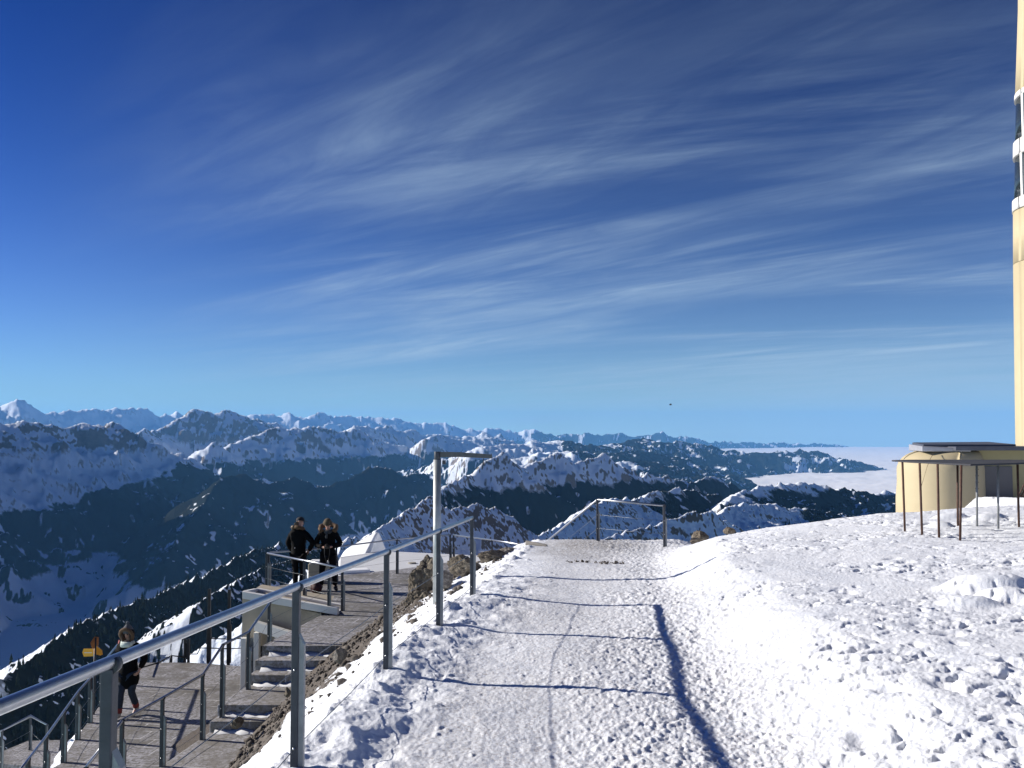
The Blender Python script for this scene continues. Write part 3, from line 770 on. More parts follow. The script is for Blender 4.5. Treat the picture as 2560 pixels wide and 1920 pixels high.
# ------------------------------------------------------------------ railings
def railing(name, label, posts, rail, cables=(0.13, 0.55), r=0.025, pw=0.045, extra_rail=None, group=None, bright=False, cap=True):
    """posts: list of (top point, base z); rail: points of the handrail centre line"""
    root = thing(name, label, 'railing', (posts[0][0].x, posts[0][0].y, posts[0][1]), group)
    bm = bm_new(); add_tube(bm, rail, r, 14); obj('handrail', bm, M_galv, root)
    for top, zb in posts:
        bm = bm_new()
        h = top.z - zb + 0.15
        add_box(bm, (top.x - pw * 0.18, top.y, top.z - h / 2 - 0.02), (pw, pw * 1.3, h))
        p = obj('post', bm, M_post, root, bevel=0.004)
        bm = bm_new()
        h2 = (top.z - zb) * 0.74 + 0.15
        x0 = top.x + pw * 0.66; y0 = top.y + 0.006; zt_ = zb - 0.15 + h2
        w_, t_ = pw * 0.36, pw * 0.55
        q = [bm.verts.new((x0 + dx * w_ , y0 + dy * t_, zb - 0.15)) for dx, dy in ((-.98, -1), (1, -1), (1, 1), (-.98, 1))]
        u = [bm.verts.new((x0 + dx * w_, y0 + dy * t_, zt_ - (0.06 if dx > 0 else 0.0))) for dx, dy in ((-.98, -1), (1, -1), (1, 1), (-.98, 1))]
        bm.faces.new(u); bm.faces.new(q[::-1])
        for i in range(4): bm.faces.new((q[i], q[(i + 1) % 4], u[(i + 1) % 4], u[i]))
        obj('channel', bm, M_zinc, p)
        if cap:
            bm = bm_new(); add_tube(bm, [top + Vector((0, -r * 0.9, -0.01)), top + Vector((0, r * 0.9, -0.01))], r * 1.35, 12); add_box(bm, top + Vector((-pw * .18, 0, -r * 1.4)), (pw * 1.02, pw * 1.0, r * 2))
            obj('clamp', bm, M_dark, p)
        for f in cables:
            bm = bm_new(); bmesh.ops.create_uvsphere(bm, u_segments=8, v_segments=6, radius=0.008, matrix=Matrix.Translation((top.x - pw * 0.18, top.y - pw * 0.66, zb + f * (top.z - zb))))
            obj('bolt', bm, M_bolt, p, smooth=True)
    for f in cables:
        bm = bm_new()
        pts = [Vector((t.x, t.y - pw * 0.2, zb + f * (t.z - zb))) for t, zb in posts]
        if extra_rail is not None: pts = [Vector((extra_rail.x, extra_rail.y, pts[0].z - (posts[0][0].z - extra_rail.z)))] + pts
        # slight sag between posts
        full = []
        for a, b in zip(pts[:-1], pts[1:]):
            full += [a, a.lerp(b, 0.5) - Vector((0, 0, 0.006))]
        full.append(pts[-1])
        add_tube(bm, full, 0.0028, 6); obj('cable', bm, M_cable, root)
    return root

# main railing along the path
mp = [at(280, 1654, 3.15), at(745, 1465, 5.3), at(969, 1378, 7.57), at(1098, 1326, 9.5), at(1181, 1294, 11.2)]
p0 = mp[0] + (mp[0] - mp[1]) * 1.0
posts = [(t, float(ground_z(t.x, t.y)) - 0.02) for t in mp]
posts = [(p0, -2.0)] + posts
main_rail = railing('path_railing', 'long galvanised handrail on five posts running beside the snowy path', posts, [p0 + (p0 - mp[0]) * 0.5, p0] + mp, r=0.022, pw=0.041)

# handrail down the steps
def P(px, py, d): return at(px, py, d)
sp = [P(823, 1424, 20.0), P(674, 1507, 17.5), P(622, 1580, 16.1), P(557, 1612, 15.1), P(508, 1686, 14.55), P(408, 1744, 13.4), P(307, 1800, 12.4), P(215, 1919, 11.75)]
sz = [ZU, ZU, -4.41, -4.58, -4.75, -4.75, -4.75, -5.09]
railing('stair_railing', 'kinked dark handrail following the stone steps down from the terrace', [(t, z) for t, z in zip(sp, sz)], sp, r=0.021, pw=0.045)
# terrace corner rail with sunlit bar
c0, c1 = P(668, 1383, 23.2), P(857, 1420, 20.4)
cm = c0.lerp(c1, 0.53)
railing('terrace_railing', 'short railing with a bright sunlit top bar at the terrace corner beside the two people', [(c0, ZU), (cm, ZU), (c1, ZU)], [c0, cm, c1], cables=(0.30, 0.63), r=0.024, pw=0.05)
# far edge of the terrace
b0, b1, b2, b3 = P(842, 1367, 24.3), P(993, 1348, 25.7), P(1126, 1337, 27.0), P(1231, 1350, 23.5)
railing('terrace_back_railing', 'grey railing along the far terrace edge in front of the snowy flat roof', [(c0 + Vector((0.03, 0.08, 0)), ZU), (b0, ZU), (b1, ZU), (b2, ZU)], [c0 + Vector((0.03, 0.08, 0)), b0, b1, b2], cables=(0.35, 0.68), r=0.020, pw=0.045)
b4 = P(1316, 1364, 20.6)
railing('rock_railing', 'sunlit railing climbing behind the brown rocks towards the concrete block', [(b2 + Vector((0.1, -0.05, 0)), ZU), (b3, b3.z - 0.8)], [b2 + Vector((0.1, -0.05, 0)), b3, b4], cables=(0.60,), r=0.022, pw=0.04)
# left edge of the lower terrace
lb = [(252, 1767), (224, 1807), (193, 1849), (158, 1906)]
lt = []
for px, py in lb:
    b_ = on(px, py, ZL); lt.append(Vector((b_.x, b_.y, ZL + 0.88)))
lt = [lt[0] + (lt[0] - lt[1]) * 1.6] + lt + [on(117, 1839, ZL + 0.88), on(72, 1897, ZL + 0.88), on(72, 1897, ZL + 0.88) + (on(72, 1897, ZL + 0.88) - on(117, 1839, ZL + 0.88)) * 1.0]
railing('lower_railing', 'dark railing along the outer left edge of the lower terrace', [(t, ZL) for t in lt], lt, r=0.021, pw=0.05)
# lowest landing at far left
ZP = -8.5
pt = [P(77, 1790, 25.2), P(6, 1826, 24.0)]
bm = bm_new(); pl = [on(-60, 1905, ZP), on(70, 1852, ZP), on(150, 1850, ZP), on(140, 1920, ZP)]
add_prism(bm, [(p.x, p.y) for p in pl], ZP - 0.6, ZP)
tag(obj('side_landing', bm, M_pave), 'small brownish landing far down beyond the lower railing', kind='structure')
railing('landing_railing', 'thin low railing round the lowest landing at the far left', [(pt[1], ZP), (pt[0], ZP), (P(118, 1812, 23.6), ZP)], [P(-40, 1840, 23.4), pt[1], pt[0], P(118, 1812, 23.6)], r=0.02, pw=0.04)
# end of the path
e0, e1 = P(1494, 1249, 20.0), P(1661, 1264, 18.6)
e2 = P(1366, 1354, 21.6)
railing('path_end_railing', 'two-post railing with three bars closing the far end of the path', [(e2, e2.z - 0.9), (e0, -2.33), (e1, -2.28)], [e2 + (e2 - e0) * 0.5, e2, e0, e1], cables=(0.30, 0.63), r=0.022, pw=0.045)

# ------------------------------------------------------------------ pole with side arm
def build_pole():
    b = P(1092, 1425, 13.8); t = P(1094, 1134, 13.8)
    zb = float(ground_z(b.x, b.y)) - 0.3
    root = thing('swivel_pole', 'tall galvanised pole with a short horizontal side arm at the fence', 'pole', (b.x, b.y, zb))
    bm = bm_new(); add_tube(bm, [Vector((b.x, b.y, zb)), Vector((b.x, b.y, t.z - 0.09))], 0.058, 20); obj('tube', bm, M_galv2, root)
    bm = bm_new(); add_tube(bm, [Vector((b.x, b.y, t.z - 0.10)), Vector((b.x, b.y, t.z + 0.03))], 0.048, 20); add_box(bm, (b.x + 0.10, b.y, t.z - 0.13), (0.05, 0.05, 0.06)); obj('head', bm, M_post, root, bevel=0.004)
    a1 = P(1230, 1141, 13.8)
    bm = bm_new()
    x0, x1 = b.x + 0.045, a1.x
    sec = [(0.03, -0.085), (0.03, 0.015)]
    q = []
    for x, zt_, zb_ in ((x0, t.z + 0.025, t.z - 0.055), (x0 + 0.28, t.z + 0.022, t.z - 0.050), (x1, a1.z + 0.028, a1.z - 0.030)):
        q.append([bm.verts.new((x, b.y + s_ * 0.03, z_)) for s_, z_ in ((-1, zb_), (1, zb_), (1, zt_), (-1, zt_))])
    for A_, B_ in zip(q[:-1], q[1:]):
        for i in range(4): bm.faces.new((A_[i], A_[(i + 1) % 4], B_[(i + 1) % 4], B_[i]))
    bm.faces.new(q[0][::-1]); bm.faces.new(q[-1])
    obj('arm', bm, M_arm, root, bevel=0.004)
    bm = bm_new(); add_tube(bm, [Vector((x1 - 0.13, b.y, a1.z - 0.03)), Vector((x1 - 0.13, b.y, a1.z - 0.12))], 0.006, 6); obj('hook', bm, M_dark, root)
M_galv2 = mat('dull_galvanised', (0.42, 0.44, 0.44), 0.5, 0.6, vary=0.22, scale=6, bump=0.1, bump_scale=25)
M_arm = mat('arm_steel', (0.10, 0.11, 0.115), 0.6, 0.3, vary=0.3, scale=12)
build_pole()

# ------------------------------------------------------------------ annex below the terrace
def build_annex():
    root = thing('concrete_annex', 'small pale concrete annex with white framed doorway under the terrace', 'building', (-5.0, 20.4, ZL))
    xa, xb_ = -5.86, -4.10
    bm = bm_new(); add_prism(bm, [(xa, 20.30), (xb_, 20.10), (xb_, 22.2), (xa - 0.1, 22.2)], [-4.62, -4.62, -4.62, -4.62], [-3.60, -3.90, -3.92, -3.62])
    obj('wall', bm, M_conc, root)
    # raised roof tray: front rim, rear rim, end rim, snow inside
    A = P(609, 1478, 20.25); B = P(846, 1519, 19.95); Cc = P(643, 1470, 21.4); D = P(856, 1511, 21.1)
    def bar(a, b, w, h, m, nm):
        bm = bm_new(); d = (b - a); n = Vector((-d.y, d.x, 0)).normalized() * w / 2
        vs = []
        for p in (a, b):
            vs.append([bm.verts.new(p + n * s_ + Vector((0, 0, z_))) for s_, z_ in ((-1, -h), (1, -h), (1, 0), (-1, 0))])
        for i in range(4): bm.faces.new((vs[0][i], vs[0][(i + 1) % 4], vs[1][(i + 1) % 4], vs[1][i]))
        bm.faces.new(vs[0][::-1]); bm.faces.new(vs[1]); return obj(nm, bm, m, root, bevel=0.006)
    bar(A, B, 0.12, 0.15, M_white, 'roof_rim'); bar(Cc, D, 0.12, 0.14, M_white, 'roof_rim'); bar(A + Vector((0.02, 0.07, 0)), Cc - Vector((0.02, 0.07, 0)), 0.1, 0.13, M_white, 'roof_rim')
    bm = bm_new()
    v = [bm.verts.new(p + Vector((0, 0, -0.09))) for p in (A, B, D, Cc)]; bm.faces.new(v)
    v = [bm.verts.new(p + Vector((0, 0, -0.15))) for p in (A, B, D, Cc)]; bm.faces.new(v[::-1])
    obj('roof_snow', bm, M_snow, root)
    # sloping white lintel, door posts, dark doorway
    a, b = P(640, 1552, 20.05), P(752, 1586, 19.75)
    bar(a, b, 0.14, 0.20, M_white, 'lintel')
    for px, w in ((611, 0.11), (643, 0.11)):
        p = P(px, 1570, 20.12); bm = bm_new(); add_prism(bm, [(p.x - w / 2, 20.05), (p.x + w / 2, 20.05), (p.x + w / 2, 20.21), (p.x - w / 2, 20.21)], ZL, -4.30 if px > 620 else -4.42); obj('door_post', bm, M_white, root, bevel=0.005)
    p = P(693, 1600, 20.1); bm = bm_new(); add_box(bm, (p.x, 20.13, -5.05), (0.10, 0.12, 1.3)); obj('door_post', bm, M_white, root)
    bm = bm_new(); add_prism(bm, [(-5.86, 20.45), (-4.66, 20.35), (-4.66, 22.1), (-5.95, 22.1)], ZL, -4.64); obj('doorway', bm, M_black, root)
    p0_, p1_ = P(617, 1580, 20.15), P(637, 1580, 20.15)
    bm = bm_new(); add_box(bm, ((p0_.x + p1_.x) / 2, 20.16, -5.06), ((p1_.x - p0_.x) * 0.9, 0.05, 1.26)); o = obj('glass_door', bm, M_glassd, root)
    bm = bm_new(); add_tube(bm, [Vector((p1_.x - 0.05, 20.12, -4.9)), Vector((p1_.x - 0.05, 20.12, -4.6))], 0.012, 8); obj('handle', bm, M_bolt, o)
M_glassd = mat('tinted_door', (0.10, 0.12, 0.14), 0.15, 0.0, vary=0.3, scale=3)
build_annex()

# concrete block with snow behind the people, block at the end of the path
bm = bm_new(); p = P(800, 1446, 24.2); add_prism(bm, [(p.x - 0.28, 24.05), (p.x + 0.42, 24.05), (p.x + 0.42, 24.45), (p.x - 0.28, 24.45)], ZU, -3.40)
o = obj('concrete_box', bm, M_conc, bevel=0.02); tag(o, 'low beige concrete box behind the legs of the person looking down', 'concrete box')
bm = bm_new(); add_prism(bm, [(p.x - 0.26, 24.07), (p.x + 0.40, 24.07), (p.x + 0.40, 24.43), (p.x - 0.26, 24.43)], -3.40, -3.33); obj('snow_cap', bm, M_snow, o, bevel=0.02)
q = P(1313, 1376, 18.9); q2 = P(1382, 1374, 18.7)
bm = bm_new(); add_prism(bm, [(q.x, 18.9), (q2.x - 0.12, 18.75), (q2.x, 19.05), (q2.x - 0.05, 19.5), (q.x + 0.02, 19.5)], -2.7, [q.z + 0.125, q.z + 0.12, q.z + 0.03, q.z + 0.05, q.z + 0.135])
o = obj('concrete_kerb', bm, M_concd, bevel=0.015); tag(o, 'low grey concrete block at the left end of the path', 'concrete block')

# snow covered flat roof and drift beyond the terrace
ZR = -4.55
def build_roof():
    pl = [on(846, 1462, ZR), on(1345, 1462, ZR), on(1345, 1396, ZR), on(1165, 1387, ZR), on(955, 1377, ZR), on(850, 1392, ZR)]
    root = thing('flat_roof', 'large flat snow covered roof below the far terrace railing', 'roof', (pl[0].x, pl[0].y, ZR - 1.2))
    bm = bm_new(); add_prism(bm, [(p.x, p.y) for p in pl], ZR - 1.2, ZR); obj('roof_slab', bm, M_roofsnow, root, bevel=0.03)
    dp = on(1030, 1409, ZR); bm = bm_new(); bmesh.ops.create_cone(bm, cap_ends=True, segments=18, radius1=0.16, radius2=0.13, depth=0.05, matrix=Matrix.Translation((dp.x, dp.y, ZR + 0.02))); obj('drain', bm, M_concd, root)
    bm = bm_new(); a = on(872, 1432, ZR); add_box(bm, (a.x, a.y, ZR + 0.05), (1.3, 0.5, 0.12), Matrix.Rotation(0.35, 4, 'Z')); obj('snow_cap', bm, M_snow, root, bevel=0.04)
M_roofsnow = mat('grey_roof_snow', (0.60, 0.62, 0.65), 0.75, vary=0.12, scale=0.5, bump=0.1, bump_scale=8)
build_roof()
def build_drift():
    # wind drift: a sharp snow crest lit from the left
    top = [P(838, 1386, 36.0), P(880, 1361, 36.0), P(915, 1341, 36.0), P(938, 1328, 36.0), P(946, 1325, 36.0), P(951, 1336, 36.1)]
    bm = bm_new(); rows = []
    for i, t in enumerate(top):
        L_ = Vector((-0.8 + 0.1 * (i % 2), -2.5, -1.9)); R_ = Vector((0.7, 1.6, -2.4))
        rows.append([bm.verts.new(t + L_ * k) for k in (1.0, 0.6, 0.25, 0.06)] + [bm.verts.new(t)] + [bm.verts.new(t + R_ * k) for k in (0.08, 0.4, 1.0)])
    for a, b in zip(rows[:-1], rows[1:]):
        for i in range(len(a) - 1): bm.faces.new((a[i], a[i + 1], b[i + 1], b[i]))
    rim = [r_[0] for r_ in rows] + rows[-1][1:] + [r_[-1] for r_ in rows[-2::-1]] + rows[0][-2:0:-1]
    bm.faces.new(rim)
    o = obj('snow_drift', bm, M_snow, smooth=True); sb = o.modifiers.new('soften', 'SUBSURF'); sb.levels = sb.render_levels = 2; tag(o, 'sharp crested drift of sunlit snow beyond the roof', kind='structure')
build_drift()

# ------------------------------------------------------------------ panorama table
def build_table():
    bs = [(2262, 1305, 15.4), (2305, 1315, 14.8), (2347, 1321, 14.4), (2399, 1330, 13.87), (2394, 1300, 15.75), (2442, 1302, 15.6), (2495, 1309, 15.2), (2547, 1308, 15.2)]
    ts = [(2256, 1156), (2299, 1157), (2344, 1160), (2403, 1163), (2394, 1163), (2442, 1165), (2495, 1166), (2544, 1166)]
    zt_ = -0.50
    root = thing('panorama_table', 'rusty legged viewing rail with a broad flat top board on the snow field', 'viewing table', (7.4, 15.3, -1.6))
    for (px, py, d), (tx, ty) in zip(bs, ts):
        b = P(px, py, d); t = P(tx, ty, d)
        bm = bm_new(); add_tube(bm, [Vector((b.x, b.y, min(b.z, float(ground_z(b.x, b.y))) - 0.12)), Vector((t.x, t.y, zt_ + 0.005))], 0.018, 10)
        obj('post', bm, M_greyp if px in (2442, 2495) else M_rust, root)
    pts = [(6.44, 15.72), (6.46, 15.1), (6.60, 14.45), (6.78, 13.70), (7.6, 14.15), (8.4, 14.75), (9.3, 15.2), (9.6, 15.7), (8.6, 15.95), (7.6, 16.0), (6.8, 15.95)]
    bm = bm_new(); add_prism(bm, pts, zt_, zt_ + 0.025); obj('board', bm, M_board, root, bevel=0.006)
M_rust = mat('rusty_bar', (0.085, 0.042, 0.030), 0.75, 0.1, vary=0.45, scale=14, bump=0.2, bump_scale=60)
M_greyp = mat('grey_bar', (0.26, 0.27, 0.28), 0.6, 0.3, vary=0.2, scale=14)
M_board = mat('slate_board', (0.035, 0.038, 0.048), 0.8, 0.0, vary=0.25, scale=5)
build_table()

# ------------------------------------------------------------------ yellow summit building
def round_poly(x0, x1, y0, y1, r, corners=(1, 1, 1, 1), seg=14):
    pts = []
    for (cx, cy, a0), on_ in zip(((x0, y0, 180), (x1, y0, 270), (x1, y1, 0), (x0, y1, 90)), corners):
        if not on_: pts.append((cx, cy)); continue
        ox = cx + (r if cx == x0 else -r); oy = cy + (r if cy == y0 else -r)
        for k in range(seg + 1):
            a = math.radians(a0 + 90 * k / seg); pts.append((ox + r * math.cos(a), oy + r * math.sin(a)))
    return pts
def build_building():
    root = thing('rounded_annex', 'low cream annex with rounded corners and grey roof beside the tower', 'building', (12.5, 29.0, -3.0))
    d = 28.0
    q_ = P(2239, 1250, d + 1.3); xl = (d + 1.3) * math.tan(math.atan2(q_.x, q_.y) + math.asin(1.25 / math.hypot(q_.x, q_.y))) - 1.25; xr = P(2431, 1250, d).x; zt_ = P(2300, 1128, d).z
    # body: rounded plan corner and a rounded shoulder
    bm = bm_new(); prof = [(0.0, -4.0)] + [(0.02, -1.4), (0.05, -0.9)]
    R_ = 0.85
    levels = [(-0.02, zt_ - 3.4), (0.0, zt_ - 1.5), (0.03, zt_ - 1.0)] + [(0.03 + 0.55 * (1 - math.cos(a)), zt_ - 0.62 + 0.62 * math.sin(a)) for a in [math.radians(k) for k in range(0, 91, 10)]]
    rings = []
    for off, z in levels:
        pl = round_poly(xl + off * 1.35, xr + 0.9 - off * 0.1, d + off, d + 2.6 - off, 1.25 - off * 0.5, (1, 1, 1, 1), 16)
        rings.append([bm.verts.new((x, y, z)) for x, y in pl])
    for A_, B_ in zip(rings[:-1], rings[1:]):
        n = len(A_)
        for i in range(n): f = bm.faces.new((A_[i], A_[(i + 1) % n], B_[(i + 1) % n], B_[i])); f.smooth = True
    bm.faces.new(rings[-1]); bm.faces.new(rings[0][::-1])
    obj('wall', bm, M_cream, root)
    # panel joint
    bm = bm_new(); jx = P(2330, 1150, d).x
    add_tube(bm, [Vector((P(2303, 1215, d).x, d - 0.012, P(2303, 1215, d).z)), Vector((P(2318, 1165, d).x, d - 0.012, P(2318, 1165, d).z)), Vector((P(2330, 1146, d).x, d + 0.10, P(2330, 1146, d).z)), Vector((P(2352, 1134, d).x, d + 0.42, P(2345, 1131, d).z))], 0.008, 6)
    obj('panel_joint', bm, M_joint, root)
    # grey roof edge in two steps
    r0, r1 = P(2296, 1120, d + 0.8), P(2422, 1125, d + 0.5)
    bm = bm_new(); add_prism(bm, [(r0.x, d + 0.55), (r1.x, d + 0.35), (r1.x + 0.1, d + 2.2), (r0.x + 0.3, d + 2.2)], zt_ - 0.02, [zt_ + 0.14, zt_ + 0.07, zt_ + 0.12, zt_ + 0.18])
    obj('roof_edge', bm, M_lead, root, bevel=0.02)
    bm = bm_new(); add_prism(bm, [(r0.x + 0.15, d + 0.8), (r1.x + 1.6, d + 0.75), (r1.x + 1.6, d + 2.4), (r0.x + 0.5, d + 2.4)], zt_ + 0.05, [zt_ + 0.19, zt_ + 0.20, zt_ + 0.26, zt_ + 0.24])
    obj('roof', bm, M_lead2, root, bevel=0.02)
    # recessed connecting wing with grey shutter door
    x0 = P(2430, 1200, d).x; x1 = P(2560, 1200, d).x
    zw = P(2480, 1127, d).z
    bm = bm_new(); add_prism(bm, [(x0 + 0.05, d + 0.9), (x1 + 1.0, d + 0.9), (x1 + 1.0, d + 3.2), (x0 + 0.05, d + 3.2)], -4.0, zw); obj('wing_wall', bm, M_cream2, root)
    bm = bm_new(); add_prism(bm, [(x0 - 0.35, d + 0.25), (x1 + 1.0, d + 0.25), (x1 + 1.0, d + 3.2), (x0 - 0.35, d + 3.2)], zw + 0.003, zw + 0.12); obj('wing_roof', bm, M_lead2, root, bevel=0.01)
    a, b = P(2444, 1166, d + 0.85), P(2533, 1252, d + 0.85)
    bm = bm_new(); add_box(bm, ((a.x + b.x) / 2, d + 0.88, (a.z + b.z) / 2 - 0.15), (b.x - a.x, 0.06, a.z - b.z + 0.3)); door = obj('shutter_door', bm, M_door, root)
    bm = bm_new(); add_box(bm, (a.x - 0.05, d + 0.86, (a.z + b.z) / 2 - 0.1), (0.07, 0.10, a.z - b.z + 0.6)); obj('frame', bm, M_cream, door)
    bm = bm_new(); add_box(bm, ((a.x + b.x) / 2 + 0.2, d + 0.55, b.z - 0.03), (b.x - a.x + 0.5, 0.7, 0.12)); obj('doorstep', bm, M_concd, root, bevel=0.01)
    for k in range(5):
        bm = bm_new(); p = P(2427, 1172 + k * 16, d + 0.3); add_tube(bm, [Vector((p.x, d + 0.02, p.z)), Vector((p.x + 0.06, d - 0.06, p.z))], 0.012, 6); obj('rung', bm, M_rust, root)
M_cream = mat('cream_render', (0.47, 0.40, 0.255), 0.75, vary=0.05, scale=1.5, bump=0.05, bump_scale=40, dark=(0.40, 0.335, 0.205), dark_lo=0.6, dark_hi=0.9)
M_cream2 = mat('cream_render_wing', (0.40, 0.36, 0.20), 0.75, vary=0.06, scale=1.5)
M_joint = mat('joint', (0.16, 0.12, 0.07), 0.8)
M_lead = mat('roof_sheet', (0.42, 0.43, 0.47), 0.5, 0.4, vary=0.12, scale=3)
M_lead2 = mat('dark_roof_sheet', (0.10, 0.11, 0.14), 0.5, 0.3, vary=0.2, scale=3)
M_door = mat('grey_shutter', (0.13, 0.13, 0.14), 0.55, 0.1, vary=0.08, scale=2)
build_building()

def build_tower():
    d = 30.0
    root = thing('summit_tower', 'tall cream tower with rounded corner and banded windows at the right edge', 'tower', (18.2, 32.0, -3.0))
    # left edge follows a slight taper
    R_ = 1.7; X1, Y1 = 26.0, d + 3.4
    def tang(px, py):
        p = P(px, py, d + R_); th = math.atan2(p.x, p.y)
        xc = (d + R_) * math.tan(th + math.asin(R_ / math.hypot(p.x, p.y)))
        return p.z, xc - R_
    zs_, xs_ = zip(*[tang(px, py) for px, py in ((2535, 1330), (2535, 1150), (2528, 620), (2528, 480), (2532, 250), (2537, 100), (2540, 0))])
    def xl(z):
        return float(np.interp(z, zs_, xs_)) + max(0.0, z - zs_[-1]) * 0.03
    def ring(bm, z, grow=0.0):
        pl = round_poly(xl(z) - grow, X1, d - grow, Y1, R_ + grow, (1, 0, 0, 1), 22)
        return [bm.verts.new((x, y, z)) for x, y in pl]
    def band(zs, m, nm, grow=0.0):
        bm = bm_new(); rs_ = [ring(bm, z, grow) for z in zs]
        for A_, B_ in zip(rs_[:-1], rs_[1:]):
            n = len(A_)
            for i in range(n): f = bm.faces.new((A_[i], A_[(i + 1) % n], B_[(i + 1) % n], B_[i])); f.smooth = i < 22 or i > n - 24
        bm.faces.new(rs_[-1]); bm.faces.new(rs_[0][::-1]); return obj(nm, bm, m, root)
    zz = lambda y: P(2530, y, d + 1.7).z
    z1, z2, z3, z4, z5, z6 = zz(520), zz(492), zz(384), zz(345), zz(236), zz(222)
    zj = zz(653)
    band([-4.0, zs_[1], zs_[2], zj - 0.008] if zs_[2] < zj - 0.01 else [-4.0, zs_[1], zj - 0.008], M_cream, 'wall')
    band([zj - 0.006, zj + 0.006], M_joint, 'panel_joint', -0.015)
    band([zj + 0.008, z1 - 0.002], M_cream, 'wall')
    band([z1, z2], M_white, 'window_band', 0.05)
    band([z3, z4], M_white, 'window_band', 0.05)
    band([z5, z6], M_white, 'window_band', 0.04)
    band([z6 + 0.002, zs_[-2], zs_[-1], 20.0, 26.0], M_cream, 'wall')
    for za, zb_ in ((z2, z3), (z4, z5)):
        w = band([za + 0.002, zb_ - 0.002], M_glass, 'window', -0.06)
        for k in range(7):
            a = math.radians(180 + 4 + 24 * k)
            bm = bm_new(); zm = (za + zb_) / 2
            cx, cy = xl(zm) + R_, d + R_
            if a > math.radians(270): x, y, rot = cx + (k - 4) * 1.1, d, 0
            else: x, y, rot = cx + R_ * math.cos(a) * 0.995, cy + R_ * math.sin(a) * 0.995, a
            add_box(bm, (x, y, zm), (0.07, 0.10, zb_ - za - 0.01), Matrix.Rotation(rot, 4, 'Z')); obj('mullion', bm, M_white, w)
M_glass = mat('tower_glass', (0.025, 0.035, 0.04), 0.06, 0.0, spec=0.8)
build_tower()

# steel ladder-like struts leaning by the tower foot
bm = bm_new()
for k in range(3):
    a = P(2536 + 6 * k, 1262, 24.5); b = P(2568 + 6 * k, 1195 + 6 * k, 24.5)
    add_tube(bm, [a, b], 0.018, 8)
for k in range(4):
    a = P(2541 + 7 * k, 1252 - 14 * k, 24.5); b = P(2554 + 7 * k, 1256 - 14 * k, 24.5); add_tube(bm, [a, b], 0.012, 6)
o = obj('leaning_ladder', bm, M_rust); tag(o, 'rusty ladder leaning against the foot of the tower', 'ladder')
# ------------------------------------------------------------------ rocks and rubble
def rock_mat(name, a, b_, c):
    m = bpy.data.materials.new(name); m.use_nodes = True
    N, L = m.node_tree.nodes, m.node_tree.links
    b = N['Principled BSDF']; b.inputs['Roughness'].default_value = 0.9
    tc = N.new('ShaderNodeTexCoord')
    n = N.new('ShaderNodeTexNoise'); n.inputs['Scale'].default_value = 5; n.inputs['Detail'].default_value = 9; n.inputs['Roughness'].default_value = 0.72; n.inputs['Distortion'].default_value = 0.6
    L.new(tc.outputs['Object'], n.inputs['Vector'])
    r = N.new('ShaderNodeValToRGB'); L.new(n.outputs['Fac'], r.inputs['Fac'])
    r.color_ramp.elements[0].position = 0.32; r.color_ramp.elements[0].color = (*a, 1)
    r.color_ramp.elements[1].position = 0.68; r.color_ramp.elements[1].color = (*c, 1)
    e = r.color_ramp.elements.new(0.5); e.color = (*b_, 1)
    L.new(r.outputs[0], b.inputs['Base Color'])
    bp = N.new('ShaderNodeBump'); bp.inputs['Strength'].default_value = 0.7; bp.inputs['Distance'].default_value = 0.03
    n2 = N.new('ShaderNodeTexNoise'); n2.inputs['Scale'].default_value = 18; n2.inputs['Detail'].default_value = 8; n2.inputs['Roughness'].default_value = 0.7
    L.new(tc.outputs['Object'], n2.inputs['Vector']); L.new(n2.outputs['Fac'], bp.inputs['Height']); L.new(bp.outputs[0], b.inputs['Normal'])
    return m
M_rock = rock_mat('limestone', (0.045, 0.036, 0.027), (0.15, 0.125, 0.095), (0.30, 0.265, 0.21))
M_rockg = rock_mat('grey_limestone', (0.07, 0.06, 0.055), (0.20, 0.18, 0.16), (0.36, 0.34, 0.31))
M_rub = mat('broken_stone', (0.105, 0.090, 0.078), 0.9, vary=0.7, scale=6, bump=0.3, bump_scale=30)
def rock_bm(sx, sy, sz, seed, sub=5):
    bm = bm_new(); bmesh.ops.create_icosphere(bm, subdivisions=sub, radius=1)
    co = np.array([v.co[:] for v in bm.verts])
    o = seed * 7.31
    # planar cuts make facets and ledges
    rs = np.random.RandomState(seed)
    for _ in range(11):
        n = rs.normal(size=3); n /= np.linalg.norm(n); h = rs.uniform(0.55, 0.9)
        dd = co @ n - h; co -= np.outer(np.clip(dd, 0, None) * 0.92, n)
    nz = fbm(co[:, 0] * 1.6 + o + co[:, 2], co[:, 1] * 1.6 - o + 0.7 * co[:, 2], 4, seed) * 0.20
    nz += (ridged(co[:, 0] * 2.6 + o + 1.7 * co[:, 2], co[:, 1] * 2.6 + 2.1 * co[:, 2], 4, seed + 40) - 0.5) * 0.22
    co = co * (1 + nz[:, None])
    co *= np.array([sx, sy, sz])
    for v, c in zip(bm.verts, co): v.co = c
    return bm
def rock(px, py, d, w, h, seed, label, m=None, depth=None, sub=5):
    p = P(px, py, d); s = d / F
    bm = rock_bm(w * s * 0.5 * 1.12, (depth or w * s * 0.45), h * s * 0.5 * 1.15, seed, sub)
    o = obj('rock', bm, m or M_rock); o.location = p; o.rotation_euler = (0, 0, seed * 1.3)
    o.rotation_euler = (0, 0, 0)
    tag(o, label, 'rock', 'brown rocks beside the path'); return o
rock(1060, 1452, 16.8, 86, 108, 3, 'largest brown boulder standing beside the gantry pole above the terrace')
rock(1048, 1512, 16.0, 66, 66, 8, 'craggy brown rock at the foot of the largest boulder')
rock(1110, 1448, 15.6, 60, 44, 12, 'low dark rock between the pole and the last railing post', M_rockg)
rock(1160, 1414, 16.4, 74, 46, 15, 'brown rock with a shaded face just behind the last railing post')
